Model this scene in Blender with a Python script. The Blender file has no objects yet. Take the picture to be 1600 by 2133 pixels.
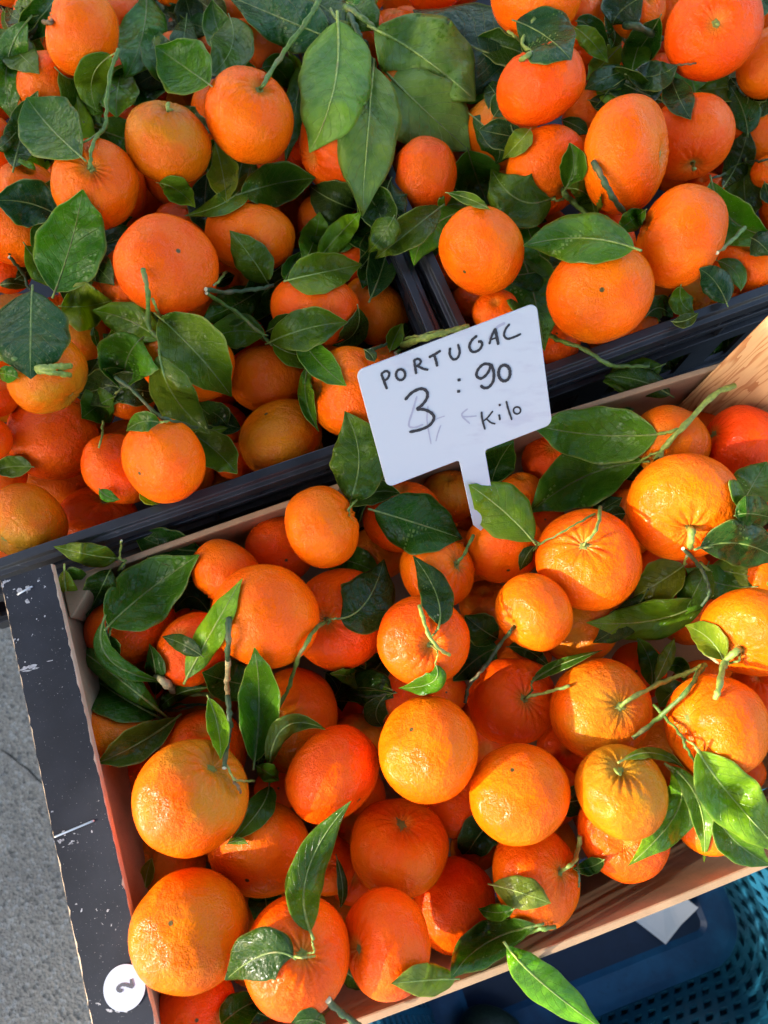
import bpy, math, random
import numpy as np
from mathutils import Vector, Matrix
random.seed(7); RNG = np.random.default_rng(7)
R = math.radians
scene = bpy.context.scene
COL = scene.collection

# ------------------------------------------------------------------ camera
FPX = 1479.0; TILT = R(15); DIST = 0.47          # focal length in photo pixels (1600x2133)
CAM = np.array([0, -DIST*math.sin(TILT), DIST*math.cos(TILT)])
CX = np.array([1.0, 0, 0]); CZ = np.array([0, -math.sin(TILT), math.cos(TILT)]); CY = np.cross(CZ, CX)
cam_d = bpy.data.cameras.new('camera'); cam = bpy.data.objects.new('camera', cam_d); COL.objects.link(cam)
cam_d.sensor_fit = 'VERTICAL'; cam_d.sensor_height = 36.0; cam_d.sensor_width = 27.0
cam_d.lens = FPX/2133*36; cam_d.clip_start = 0.02; cam_d.clip_end = 400
cam.location = CAM; cam.rotation_euler = (TILT, 0, 0)
cam_d.dof.use_dof = True; cam_d.dof.focus_distance = 0.45; cam_d.dof.aperture_fstop = 10.0
scene.camera = cam
scene.render.resolution_x = 768; scene.render.resolution_y = 1024

# ------------------------------------------------------------------ light
SUN_DIR = np.array([-0.92, -0.27, 0.34]); SUN_DIR /= np.linalg.norm(SUN_DIR)   # towards the sun
elev = math.asin(SUN_DIR[2]); azim = math.atan2(SUN_DIR[0], SUN_DIR[1])        # azimuth from +Y, clockwise
world = bpy.data.worlds.new('World'); scene.world = world; world.use_nodes = True
wn = world.node_tree; bg = wn.nodes['Background']
sky = wn.nodes.new('ShaderNodeTexSky'); sky.sky_type = 'NISHITA'; sky.sun_disc = False
sky.sun_elevation = elev; sky.sun_rotation = azim; sky.dust_density = 2.5; sky.air_density = 1.0; sky.ozone_density = 0.6
wn.links.new(sky.outputs[0], bg.inputs[0]); bg.inputs[1].default_value = 0.15
sun_d = bpy.data.lights.new('sun', 'SUN'); sun = bpy.data.objects.new('sun', sun_d); COL.objects.link(sun)
sun_d.energy = 2.0; sun_d.angle = R(0.6); sun_d.color = (1.0, 0.95, 0.88)
sun.rotation_euler = Vector(SUN_DIR).to_track_quat('Z', 'Y').to_euler()
sun.location = (-3, -1, 2)
vs = scene.view_settings; vs.view_transform = 'Standard'; vs.look = 'None'; vs.gamma = 1.0; vs.use_curve_mapping = False
vs.exposure = 2.12
scene.render.engine = 'CYCLES'
cy = scene.cycles; cy.max_bounces = 4; cy.diffuse_bounces = 2; cy.glossy_bounces = 2; cy.transmission_bounces = 3; cy.transparent_max_bounces = 2; cy.caustics_reflective = False; cy.caustics_refractive = False

# ------------------------------------------------------------------ helpers
PHI = R(19)
U2 = np.array([math.cos(PHI), math.sin(PHI), 0]); V2 = np.array([-math.sin(PHI), math.cos(PHI), 0])
def uvz(u, v, z): return U2*u + V2*v + np.array([0, 0, z])
def ray(x, y): return ((x-800)*CX - (y-1066.5)*CY)/FPX - CZ
def at_depth(x, y, D): return CAM + ray(x, y)*D
def at_z(x, y, z):
    r = ray(x, y); return CAM + r*((z-CAM[2])/r[2])
def depth_of(p): return -float((np.asarray(p)-CAM) @ CZ)

def mk(name, verts, faces, mat=None, parent=None, smooth=False, mats=None, mat_idx=None, loc=None):
    me = bpy.data.meshes.new(name)
    v = np.asarray(verts, float)
    if loc is not None: v = v - np.asarray(loc)
    me.from_pydata([tuple(p) for p in v], [], [tuple(f) for f in faces]); me.update()
    o = bpy.data.objects.new(name, me); COL.objects.link(o)
    if loc is not None: o.location = loc
    for m in (mats or ([mat] if mat else [])): me.materials.append(m)
    if mat_idx is not None: me.polygons.foreach_set('material_index', mat_idx)
    if smooth: me.polygons.foreach_set('use_smooth', [True]*len(me.polygons))
    if parent is not None: set_parent(o, parent)
    return o
def set_parent(o, p):
    o.parent = p
    o.matrix_parent_inverse = Matrix.LocRotScale(p.location, p.rotation_euler, p.scale).inverted()
def tag(o, label=None, cat=None, group=None, kind=None):
    if label: o['label'] = label
    if cat: o['category'] = cat
    if group: o['group'] = group
    if kind: o['kind'] = kind
    return o
def empty(name, loc):
    o = bpy.data.objects.new(name, None); COL.objects.link(o); o.location = loc; o.empty_display_size = 0.02
    return o
class MB:
    def __init__(s): s.v = []; s.f = []
    def add(s, v, f):
        n = len(s.v); s.v += [tuple(p) for p in v]; s.f += [tuple(i+n for i in q) for q in f]
    def box(s, u0, u1, v0, v1, z0, z1, T=uvz):
        p = [T(u, v, z) for z in (z0, z1) for v in (v0, v1) for u in (u0, u1)]
        s.add(p, [(0, 2, 3, 1), (4, 5, 7, 6), (0, 1, 5, 4), (2, 6, 7, 3), (0, 4, 6, 2), (1, 3, 7, 5)])
    def sweep(s, prof, path, closed=True):
        # prof: list of ring functions evaluated per path station -> list of points
        n0 = len(s.v); m = None
        for st in path:
            pts = prof(st); m = len(pts); s.v += [tuple(p) for p in pts]
        k = len(path)
        for i in range(k if closed else k-1):
            for j in range(m):
                a = n0+i*m+j; b = n0+i*m+(j+1) % m; c = n0+((i+1) % k)*m+(j+1) % m; d = n0+((i+1) % k)*m+j
                s.f.append((a, b, c, d))
        if not closed:
            s.f.append(tuple(n0+j for j in reversed(range(m)))); s.f.append(tuple(n0+(k-1)*m+j for j in range(m)))
    def build(s, name, mat, parent=None, smooth=False, loc=None, bevel=0):
        o = mk(name, s.v, s.f, mat, parent, smooth, loc=loc)
        if bevel:
            b = o.modifiers.new('bevel', 'BEVEL'); b.width = bevel; b.segments = 2; b.limit_method = 'ANGLE'
        return o
def tube(points, radii, n=8, cap=True):
    P = np.asarray(points, float); k = len(P); V = []; F = []
    T = np.gradient(P, axis=0); T /= np.linalg.norm(T, axis=1)[:, None]+1e-9
    ref = np.array([0.3, 0.2, 0.93])
    for i in range(k):
        a = np.cross(T[i], ref); a /= np.linalg.norm(a)+1e-9; b = np.cross(T[i], a)
        for j in range(n):
            t = 2*math.pi*j/n; V.append(P[i]+radii[i]*(a*math.cos(t)+b*math.sin(t)))
    for i in range(k-1):
        for j in range(n): F.append((i*n+j, i*n+(j+1) % n, (i+1)*n+(j+1) % n, (i+1)*n+j))
    if cap: F.append(tuple(reversed(range(n)))); F.append(tuple((k-1)*n+j for j in range(n)))
    return V, F
def catmull(P, per=6):
    P = np.asarray(P, float)
    if len(P) == 2: return np.array([P[0]+(P[1]-P[0])*t for t in np.linspace(0, 1, per+1)])
    Q = np.vstack([2*P[0]-P[1], P, 2*P[-1]-P[-2]]); out = []
    for i in range(1, len(Q)-2):
        for t in np.linspace(0, 1, per, endpoint=False):
            a, b, c, d = Q[i-1], Q[i], Q[i+1], Q[i+2]
            out.append(0.5*((2*b)+(c-a)*t+(2*a-5*b+4*c-d)*t*t+(-a+3*b-3*c+d)*t**3))
    out.append(P[-1]); return np.array(out)

# ------------------------------------------------------------------ materials
class NT:
    def __init__(s, name):
        s.m = bpy.data.materials.new(name); s.m.use_nodes = True; s.t = s.m.node_tree; s.b = s.t.nodes['Principled BSDF']
        s.out = s.t.nodes['Material Output']
    def n(s, typ, **kw):
        o = s.t.nodes.new(typ)
        for k, v in kw.items():
            if k.startswith('i_'):
                key = k[2:]; key = int(key) if key.isdigit() else key
                o.inputs[key].default_value = v
            else: setattr(o, k, v)
        return o
    def l(s, a, b): s.t.links.new(a, b)
    def math(s, op, a, b=None, c=None, clamp=False):
        o = s.n('ShaderNodeMath', operation=op, use_clamp=clamp)
        for i, x in enumerate((a, b, c)):
            if x is None: continue
            if isinstance(x, (int, float)): o.inputs[i].default_value = x
            else: s.l(x, o.inputs[i])
        return o.outputs[0]
    def mix(s, fac, a, b, mode='MIX'):
        o = s.n('ShaderNodeMix', data_type='RGBA', blend_type=mode)
        for i, x in ((0, fac), (6, a), (7, b)):
            if isinstance(x, (int, float)): o.inputs[i].default_value = x
            elif isinstance(x, tuple): o.inputs[i].default_value = (*x[:3], 1)
            else: s.l(x, o.inputs[i])
        return o.outputs[2]
    def noise(s, vec, scale, detail=3, rough=0.5):
        o = s.n('ShaderNodeTexNoise'); o.inputs['Scale'].default_value = scale; o.inputs['Detail'].default_value = detail
        o.inputs['Roughness'].default_value = rough
        if vec is not None: s.l(vec, o.inputs['Vector'])
        return o.outputs[0]
    def ramp(s, x, lo, hi, a=0.0, b=1.0):
        o = s.n('ShaderNodeMapRange'); o.interpolation_type = 'SMOOTHSTEP'
        for i, q in ((1, lo), (2, hi), (3, a), (4, b)): o.inputs[i].default_value = q
        s.l(x, o.inputs[0]); return o.outputs[0]
    def bump(s, h, strength, dist, normal=None):
        o = s.n('ShaderNodeBump'); o.inputs['Strength'].default_value = strength; o.inputs['Distance'].default_value = dist
        s.l(h, o.inputs['Height'])
        if normal is not None: s.l(normal, o.inputs['Normal'])
        return o.outputs[0]
    def set(s, **kw):
        for k, v in kw.items():
            key = {'col': 'Base Color', 'rough': 'Roughness', 'metal': 'Metallic', 'spec': 'Specular IOR Level', 'coat': 'Coat Weight',
                   'coatr': 'Coat Roughness', 'sss': 'Subsurface Weight', 'normal': 'Normal'}[k]
            i = s.b.inputs[key]
            if isinstance(v, (int, float)): i.default_value = v
            elif isinstance(v, tuple): i.default_value = (*v, 1)
            else: s.l(v, i)
        return s.m

def mat_peel():
    k = NT('mandarin_peel'); tc = k.n('ShaderNodeTexCoord'); oi = k.n('ShaderNodeObjectInfo')
    off = k.n('ShaderNodeVectorMath', operation='ADD'); k.l(tc.outputs['Object'], off.inputs[0])
    rv = k.n('ShaderNodeCombineXYZ'); rr = k.math('MULTIPLY', oi.outputs['Random'], 7.0); k.l(rr, rv.inputs[0]); k.l(rr, rv.inputs[1]); k.l(rv.outputs[0], off.inputs[1])
    P = off.outputs[0]
    vor = k.n('ShaderNodeTexVoronoi'); vor.inputs['Scale'].default_value = 29; k.l(P, vor.inputs['Vector'])
    pore = k.ramp(vor.outputs['Distance'], 0.05, 0.42)              # 0 in the pore
    n1 = k.noise(P, 1.3, 3, 0.55); n2 = k.noise(P, 5.0, 4, 0.6); n3 = k.noise(P, 60, 3, 0.6)
    base = oi.outputs['Color']
    redder = k.mix(1.0, base, (1.0, 0.82, 0.8), 'MULTIPLY'); yell = k.mix(1.0, base, (1.0, 1.16, 1.0), 'MULTIPLY')
    c = k.mix(k.ramp(n1, 0.35, 0.68), redder, yell)
    c = k.mix(k.math('MULTIPLY', k.ramp(n2, 0.55, 0.75), 0.2), c, yell)
    c = k.mix(k.math('MULTIPLY', k.math('SUBTRACT', 1.0, pore), 0.8), c, k.mix(1.0, c, (0.90, 0.66, 0.6), 'MULTIPLY'))
    sep = k.n('ShaderNodeSeparateXYZ'); k.l(tc.outputs['Object'], sep.inputs[0])
    # green blush round the stem end, wandering with noise
    hz = k.math('ADD', sep.outputs[2], k.math('MULTIPLY', k.math('SUBTRACT', n1, 0.5), 1.3))
    g = k.math('MULTIPLY', k.ramp(hz, 0.15, 0.95), oi.outputs['Alpha'], clamp=True)
    c = k.mix(g, c, (0.30, 0.24, 0.015))
    rad = k.n('ShaderNodeVectorMath', operation='LENGTH')
    xy = k.n('ShaderNodeCombineXYZ'); k.l(sep.outputs[0], xy.inputs[0]); k.l(sep.outputs[1], xy.inputs[1]); k.l(xy.outputs[0], rad.inputs[0])
    r_ = rad.outputs['Value']
    nearstem = k.math('MULTIPLY', k.ramp(r_, 0.32, 0.05), k.ramp(sep.outputs[2], 0.2, 0.5))
    c = k.mix(k.math('MULTIPLY', nearstem, 0.45), c, (0.55, 0.30, 0.03))
    dot = k.math('MULTIPLY', k.ramp(r_, 0.055, 0.03), k.ramp(sep.outputs[2], -0.3, -0.6))
    c = k.mix(dot, c, (0.10, 0.075, 0.02))
    # scuffs and tan russet scars
    sc = k.ramp(k.noise(P, 2.6, 6, 0.75), 0.70, 0.78); sc2 = k.math('MULTIPLY', sc, k.ramp(n3, 0.4, 0.6))
    c = k.mix(k.math('MULTIPLY', sc2, 0.5), c, (0.50, 0.24, 0.07))
    speck = k.ramp(k.noise(P, 34, 2, 0.5), 0.76, 0.79); c = k.mix(k.math('MULTIPLY', speck, 0.5), c, (0.16, 0.05, 0.01))
    rg = k.math('ADD', k.math('MULTIPLY', n2, 0.14), 0.10); rg = k.math('ADD', rg, k.math('MULTIPLY', sc2, 0.25))
    nb = k.bump(k.math('ADD', pore, k.math('MULTIPLY', n2, 1.3)), 0.28, 0.012)
    m = k.set(col=c, rough=rg, normal=nb, spec=0.17, coat=0.0)
    return m

def mat_leaf(name, under):
    k = NT(name); uv = k.n('ShaderNodeUVMap'); oi = k.n('ShaderNodeObjectInfo'); tc = k.n('ShaderNodeTexCoord')
    sep = k.n('ShaderNodeSeparateXYZ'); k.l(uv.outputs[0], sep.inputs[0])
    u = sep.outputs[0]; v = k.math('SUBTRACT', sep.outputs[1], 0.5); av = k.math('ABSOLUTE', v)
    P = tc.outputs['Object']
    n1 = k.noise(P, 60, 2, 0.6); n3 = k.noise(P, 25, 2, 0.5)
    # side veins sweep forward from the midrib
    ph = k.math('SUBTRACT', k.math('MULTIPLY', u, 9.0), k.math('MULTIPLY', av, 5.5)); ph = k.math('ADD', ph, k.math('MULTIPLY', n1, 0.9))
    fr = k.math('ABSOLUTE', k.math('SUBTRACT', k.math('FRACT', ph), 0.5)); vein = k.ramp(fr, 0.0, 0.055, 1.0, 0.0)
    vein = k.math('MULTIPLY', vein, k.ramp(av, 0.46, 0.30))
    fine = k.n('ShaderNodeTexVoronoi', feature='DISTANCE_TO_EDGE'); fine.inputs['Scale'].default_value = 480; k.l(P, fine.inputs['Vector'])
    net = k.ramp(fine.outputs['Distance'], 0.0, 0.12, 1.0, 0.0)
    mid = k.ramp(av, 0.018, 0.008, 0.0, 1.0)
    base = oi.outputs['Color']
    if under: base = k.mix(0.55, base, (0.22, 0.36, 0.07))
    c = k.mix(k.ramp(n1, 0.3, 0.7), k.mix(1.0, base, (0.70, 0.80, 0.75), 'MULTIPLY'), k.mix(1.0, base, (1.30, 1.18, 1.0), 'MULTIPLY'))
    c = k.mix(k.math('MULTIPLY', k.ramp(n3, 0.50, 0.72), 0.4), c, k.mix(1.0, base, (1.9, 1.4, 0.8), 'MULTIPLY'))
    c = k.mix(k.math('MULTIPLY', vein, 0.42 if not under else 0.75), c, k.mix(0.5, base, (0.30, 0.38, 0.08)) if not under else k.mix(0.35, base, (0.50, 0.60, 0.24)))
    c = k.mix(k.math('MULTIPLY', net, 0.10), c, (0.25, 0.33, 0.07))
    c = k.mix(k.math('MULTIPLY', mid, 0.8), c, k.mix(0.45, base, (0.38, 0.46, 0.10)))
    # browned patches, edge wear and dust
    edge = k.ramp(av, 0.455, 0.5); c = k.mix(k.math('MULTIPLY', edge, 0.45), c, (0.34, 0.36, 0.08))
    br = k.math('MULTIPLY', k.ramp(k.noise(P, 95, 5, 0.7), 0.69, 0.74), 0.8); c = k.mix(br, c, (0.09, 0.055, 0.02))
    dust = k.ramp(k.noise(P, 1500, 1, 0.5), 0.72, 0.76); dust = k.math('MULTIPLY', dust, k.ramp(n3, 0.42, 0.6)); c = k.mix(k.math('MULTIPLY', dust, 0.45), c, (0.6, 0.6, 0.5))
    rg = k.math('ADD', k.math('MULTIPLY', n1, 0.25), 0.09 if not under else 0.18)
    h = k.math('ADD', k.math('MULTIPLY', vein, 0.6 if under else -0.5), k.math('MULTIPLY', net, -0.12))
    h = k.math('ADD', h, k.math('MULTIPLY', k.noise(P, 90, 2, 0.5), 4.5)); nb = k.bump(h, 0.8, 0.0009)
    k.set(col=c, rough=rg, normal=nb, spec=0.34, coat=0.0)
    tr = k.n('ShaderNodeBsdfTranslucent'); k.l(k.mix(1.0, k.mix(0.25, c, base), (2.6, 2.5, 0.7), 'MULTIPLY'), tr.inputs['Color']); k.l(nb, tr.inputs['Normal'])
    ms = k.n('ShaderNodeMixShader'); ms.inputs[0].default_value = 0.36; k.l(k.b.outputs[0], ms.inputs[1]); k.l(tr.outputs[0], ms.inputs[2])
    k.l(ms.outputs[0], k.out.inputs['Surface'])
    return k.m

def mat_stem():
    k = NT('green_stem'); tc = k.n('ShaderNodeTexCoord'); oi = k.n('ShaderNodeObjectInfo'); P = tc.outputs['Object']
    n = k.noise(P, 300, 4, 0.6); n2 = k.noise(P, 60, 2)
    c = k.mix(k.ramp(n, 0.35, 0.7), oi.outputs['Color'], k.mix(1.0, oi.outputs['Color'], (1.9, 1.7, 1.5), 'MULTIPLY'))
    c = k.mix(k.math('MULTIPLY', k.ramp(n2, 0.58, 0.70), 0.5), c, (0.28, 0.19, 0.08))
    return k.set(col=c, rough=0.5, normal=k.bump(n, 0.5, 0.0015))
def simple(name, col, rough, nscale=0, amt=0.2, bump=0, metal=0, spec=0.5):
    k = NT(name)
    if nscale:
        P = k.n('ShaderNodeTexCoord').outputs['Object']; n = k.noise(P, nscale, 5, 0.6)
        c = k.mix(k.ramp(n, 0.3, 0.7), tuple(x*(1-amt) for x in col), tuple(min(1, x*(1+amt)) for x in col))
        nb = k.bump(n, 0.5, bump) if bump else None
        k.set(col=c, rough=rough, metal=metal, spec=spec)
        if nb is not None: k.set(normal=nb)
        return k.m
    return k.set(col=col, rough=rough, metal=metal, spec=spec)
def mat_asphalt():
    k = NT('asphalt'); P = k.n('ShaderNodeTexCoord').outputs['Object']
    vo = k.n('ShaderNodeTexVoronoi'); vo.inputs['Scale'].default_value = 230; k.l(P, vo.inputs['Vector'])
    vo2 = k.n('ShaderNodeTexVoronoi'); vo2.inputs['Scale'].default_value = 560; k.l(P, vo2.inputs['Vector'])
    n = k.noise(P, 9, 4, 0.6); n2 = k.noise(P, 200, 4, 0.7)
    sepc = k.n('ShaderNodeSeparateColor'); k.l(vo.outputs['Color'], sepc.inputs[0])
    c = k.mix(k.ramp(n2, 0.3, 0.75), (0.215, 0.187, 0.150), (0.37, 0.323, 0.262))
    c = k.mix(k.math('MULTIPLY', k.ramp(sepc.outputs[0], 0.72, 0.95), 0.55), c, (0.46, 0.43, 0.38))
    c = k.mix(k.math('MULTIPLY', k.ramp(sepc.outputs[1], 0.8, 0.98), 0.6), c, (0.05, 0.05, 0.052))
    c = k.mix(k.ramp(n, 0.35, 0.7), c, k.mix(1.0, c, (0.78, 0.79, 0.82), 'MULTIPLY'))
    h = k.math('ADD', vo.outputs['Distance'], k.math('MULTIPLY', vo2.outputs['Distance'], 0.5))
    return k.set(col=c, rough=0.85, normal=k.bump(h, 0.7, 0.004))
def mat_wood(name, a, b, ring, vec_scale, rough=0.65, grain_axis=2):
    k = NT(name); P = k.n('ShaderNodeTexCoord').outputs['Object']
    mp = k.n('ShaderNodeMapping'); mp.inputs['Scale'].default_value = vec_scale; k.l(P, mp.inputs[0])
    n = k.noise(mp.outputs[0], ring, 3, 0.5)
    w = k.math('FRACT', k.math('MULTIPLY', n, 9.0)); band = k.ramp(w, 0.55, 0.95)
    fib = k.noise(mp.outputs[0], ring*14, 4, 0.7)
    c = k.mix(k.math('MULTIPLY', band, 0.85), a, b); c = k.mix(k.math('MULTIPLY', k.ramp(fib, 0.4, 0.7), 0.25), c, tuple(x*0.7 for x in a))
    return k.set(col=c, rough=rough, normal=k.bump(fib, 0.3, 0.0008))
def mat_fibre(name, col):
    k = NT(name); P = k.n('ShaderNodeTexCoord').outputs['Object']
    n = k.noise(P, 45, 4, 0.6); f = k.noise(P, 900, 3, 0.7)
    c = k.mix(k.ramp(n, 0.3, 0.7), tuple(x*0.86 for x in col), tuple(x*1.1 for x in col))
    c = k.mix(k.math('MULTIPLY', k.ramp(f, 0.5, 0.7), 0.35), c, tuple(x*0.55 for x in col))
    return k.set(col=c, rough=0.75, normal=k.bump(f, 0.08, 0.0003))
def mat_laminate():
    k = NT('dark_laminate'); P = k.n('ShaderNodeTexCoord').outputs['Object']
    n = k.noise(P, 30, 4, 0.6); sp = k.noise(P, 1100, 2, 0.5); sp2 = k.noise(P, 420, 3, 0.6); big = k.noise(P, 22, 2)
    c = k.mix(k.ramp(n, 0.3, 0.7), (0.009, 0.011, 0.017), (0.017, 0.020, 0.029))
    c = k.mix(k.math('MULTIPLY', k.ramp(sp, 0.70, 0.75), 0.55), c, (0.55, 0.55, 0.56))
    wear = k.math('MULTIPLY', k.ramp(sp2, 0.68, 0.72), k.ramp(big, 0.50, 0.64)); c = k.mix(k.math('MULTIPLY', wear, 0.8), c, (0.62, 0.60, 0.60))
    return k.set(col=c, rough=0.5, normal=k.bump(sp, 0.12, 0.0004), spec=0.30)
def mat_black():
    k = NT('black_plastic'); P = k.n('ShaderNodeTexCoord').outputs['Object']
    n = k.noise(P, 40, 4, 0.6); sp = k.noise(P, 900, 2, 0.5); big = k.noise(P, 18, 2)
    mp = k.n('ShaderNodeMapping'); mp.inputs['Scale'].default_value = (90, 900, 900); mp.inputs['Rotation'].default_value = (0, 0, R(-23)); k.l(P, mp.inputs[0])
    scr = k.math('MULTIPLY', k.ramp(k.noise(mp.outputs[0], 1.0, 2, 0.5), 0.70, 0.74), k.ramp(big, 0.45, 0.6))
    c = k.mix(k.ramp(n, 0.3, 0.7), (0.012, 0.013, 0.017), (0.022, 0.024, 0.030))
    c = k.mix(k.math('MULTIPLY', k.ramp(sp, 0.745, 0.775), 0.5), c, (0.4, 0.4, 0.4)); c = k.mix(k.math('MULTIPLY', scr, 0.30), c, (0.3, 0.31, 0.33))
    return k.set(col=c, rough=k.math('ADD', k.math('MULTIPLY', n, 0.2), 0.25), normal=k.bump(n, 0.1, 0.002), spec=0.5)
def mat_sign():
    k = NT('white_plastic'); P = k.n('ShaderNodeTexCoord').outputs['Object']
    n = k.noise(P, 38, 4, 0.6); n2 = k.noise(P, 14, 2)
    mp = k.n('ShaderNodeMapping'); mp.inputs['Scale'].default_value = (30, 120, 120); mp.inputs['Rotation'].default_value = (0, 0, R(-25)); k.l(P, mp.inputs[0])
    sm = k.noise(mp.outputs[0], 1.0, 4, 0.6)
    c = k.mix(k.math('MULTIPLY', k.math('MULTIPLY', k.ramp(sm, 0.48, 0.70), k.ramp(n2, 0.42, 0.6)), 0.45), (0.41, 0.45, 0.52), (0.31, 0.31, 0.42))
    c = k.mix(k.math('MULTIPLY', k.ramp(k.noise(P, 500, 2), 0.74, 0.78), 0.25), c, (0.4, 0.4, 0.42))
    return k.set(col=c, rough=0.42, normal=k.bump(n, 0.08, 0.002), spec=0.4)
def mat_blue(name, a, b):
    k = NT(name); P = k.n('ShaderNodeTexCoord').outputs['Object']
    n = k.noise(P, 14, 5, 0.65); n2 = k.noise(P, 90, 4, 0.7)
    c = k.mix(k.ramp(n, 0.35, 0.65), a, b); c = k.mix(k.math('MULTIPLY', k.ramp(n2, 0.58, 0.72), 0.5), c, tuple(x*0.45 for x in a))
    return k.set(col=c, rough=0.42, normal=k.bump(n2, 0.15, 0.002))

PEEL = mat_peel(); LEAF_T = mat_leaf('leaf_upper', False); LEAF_U = mat_leaf('leaf_underside', True); STEM = mat_stem()
CUT = simple('cut_stem_end', (0.55, 0.52, 0.33), 0.8, 900, 0.25)
ASPHALT = mat_asphalt(); BLACK = mat_black(); SIGN = mat_sign(); LAM = mat_laminate()
PINE = mat_wood('pine_wood', (0.60, 0.36, 0.17), (0.36, 0.13, 0.035), 2.0, (40, 40, 3.2))
PLYEDGE = mat_fibre('plywood_edge', (0.62, 0.46, 0.31)); FIBRE = mat_fibre('brown_fibreboard', (0.44, 0.28, 0.155))
INK = simple('black_ink', (0.012, 0.010, 0.014), 0.5, 600, 0.4); GHOST = simple('wiped_ink', (0.29, 0.30, 0.40), 0.5)
STEEL = simple('staple_steel', (0.62, 0.63, 0.66), 0.3, metal=0.9); PAPER = simple('white_paper', (0.80, 0.80, 0.80), 0.8)
STICK = simple('sticker_paper', (0.46, 0.49, 0.57), 0.55); GREYINK = simple('grey_print', (0.06, 0.06, 0.075), 0.6)
BLUE = mat_blue('blue_plastic', (0.006, 0.065, 0.115), (0.010, 0.105, 0.17)); NAVY = mat_blue('deep_blue_plastic', (0.006, 0.014, 0.040), (0.009, 0.022, 0.058))
BLUEB = mat_blue('worn_blue_plastic', (0.007, 0.05, 0.13), (0.012, 0.10, 0.22))
TABLE = simple('dark_metal', (0.03, 0.03, 0.033), 0.5, 40, 0.3); CANVAS = simple('shade_sheet_canvas', (0.35, 0.36, 0.37), 0.9, 20, 0.1)
PARASOL = simple('added_parasol_cloth', (0.03, 0.05, 0.04), 0.9, 20, 0.15)  # dark cloth of the added parasol, keeps its reflection dim
DARKFRUIT = simple('dark_green_skin', (0.018, 0.028, 0.014), 0.45, 300, 0.5, 0.002)

# ------------------------------------------------------------------ ground and table
GZ = -0.62
mk('ground', [(-40, -40, GZ), (40, -40, GZ), (40, 40, GZ), (-40, 40, GZ)], [(0, 1, 2, 3)], ASPHALT)['kind'] = 'structure'
crack = [(0, 1560), (22, 1574), (40, 1590), (60, 1604), (84, 1628), (120, 1650)]
TT = -0.1305
tb = empty('market_table', uvz(0.14, 0.2, GZ))
b = MB(); b.box(-0.20, 0.55, -0.21, 0.62, TT-0.018, TT); b.build('table_top', TABLE, tb, bevel=0.002)
for (u, v) in ((-0.14, -0.10), (0.49, -0.10), (-0.14, 0.56), (0.49, 0.56)):
    b = MB(); b.box(u-0.018, u+0.018, v-0.018, v+0.018, GZ, TT-0.0185); b.build('leg', TABLE, tb, bevel=0.002)
tag(tb, 'low dark market table hidden under the fruit crates', 'table')

# ------------------------------------------------------------------ wooden crate
ZB = TT+0.0005                      # underside of the crates
wc = empty('wooden_crate', uvz(0.02, -0.12, ZB))
UL, UR, VB, VF = -0.2085, 0.283, 0.0205, -0.268   # inner faces: left, right, back, front
def side_wall(v_in, sgn, name):
    st = np.linspace(UL-0.018, UR+0.012, 60); b = MB()
    def prof(u):
        bul = 0.0045*(1-((u-0.04)/0.25)**2); bul = max(bul, -0.002)
        a = v_in+sgn*bul; o = a+sgn*0.0042
        e = lambda v, z: uvz(u, v, z)
        return [e(a, ZB+0.006), e(o, ZB+0.006), e(o, -0.0006), e(o-sgn*0.0006, 0), e(a+sgn*0.0006, 0), e(a, -0.0006)][::(-1 if sgn > 0 else 1)]
    b.sweep(prof, st, closed=False); o = b.build(name, None, wc)
    me = o.data; me.materials.append(FIBRE); me.materials.append(PLYEDGE)
    for p in me.polygons:
        if p.normal.z > 0.6: p.material_index = 1
    return o
side_wall(VB, 1, 'side_wall'); side_wall(VF, -1, 'side_wall')
b = MB(); b.box(UL-0.006, UL, VF+0.0035, VB-0.0035, ZB+0.006, 0.0245); b.build('end_wall', FIBRE, wc)
b = MB(); b.box(UR, UR+0.006, VF+0.0035, VB-0.0035, ZB+0.006, 0.0245); b.build('end_wall', FIBRE, wc)
b = MB(); b.box(UL-0.02, UR+0.012, VF-0.002, VB+0.002, ZB, ZB+0.0055); b.build('bottom_board', FIBRE, wc)
# flat cap plank with dark laminate face and chipped plywood edges
def plank(u0, u1, v0, v1, z0, z1, name):
    rs = random.Random(3); N = 90; vs_ = np.linspace(v0, v1, N)
    j0 = [u0+rs.random()*0.0006*(1 if rs.random() < 0.7 else 2.0) for _ in vs_]; j1 = [u1-rs.random()*0.0006*(1 if rs.random() < 0.7 else 2.2) for _ in vs_]
    V = []; F = []; MI = []
    for i, v in enumerate(vs_):
        V += [uvz(u0, v, z0), uvz(u1, v, z0), uvz(u1, v, z1-0.0004), uvz(j1[i], v, z1), uvz(j0[i], v, z1), uvz(u0, v, z1-0.0004)]
    for i in range(N-1):
        for j in range(6):
            F.append((i*6+j, i*6+(j+1) % 6, (i+1)*6+(j+1) % 6, (i+1)*6+j)); MI.append(1 if j == 3 else 0)
    F.append(tuple(reversed(range(6)))); MI.append(0); F.append(tuple((N-1)*6+j for j in range(6))); MI.append(0)
    return mk(name, V, F, mats=[PLYEDGE, LAM], mat_idx=MI, parent=wc)
PT = 0.030
pl = plank(-0.2352, -0.2038, VF-0.006, 0.0273, 0.0250, PT, 'cap_plank'); pl['label'] = 'dark laminated flat plank with two staples and a round sticker'
plank(UR-0.004, UR+0.027, VF-0.006, 0.0273, 0.0250, PT, 'cap_plank')
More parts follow.
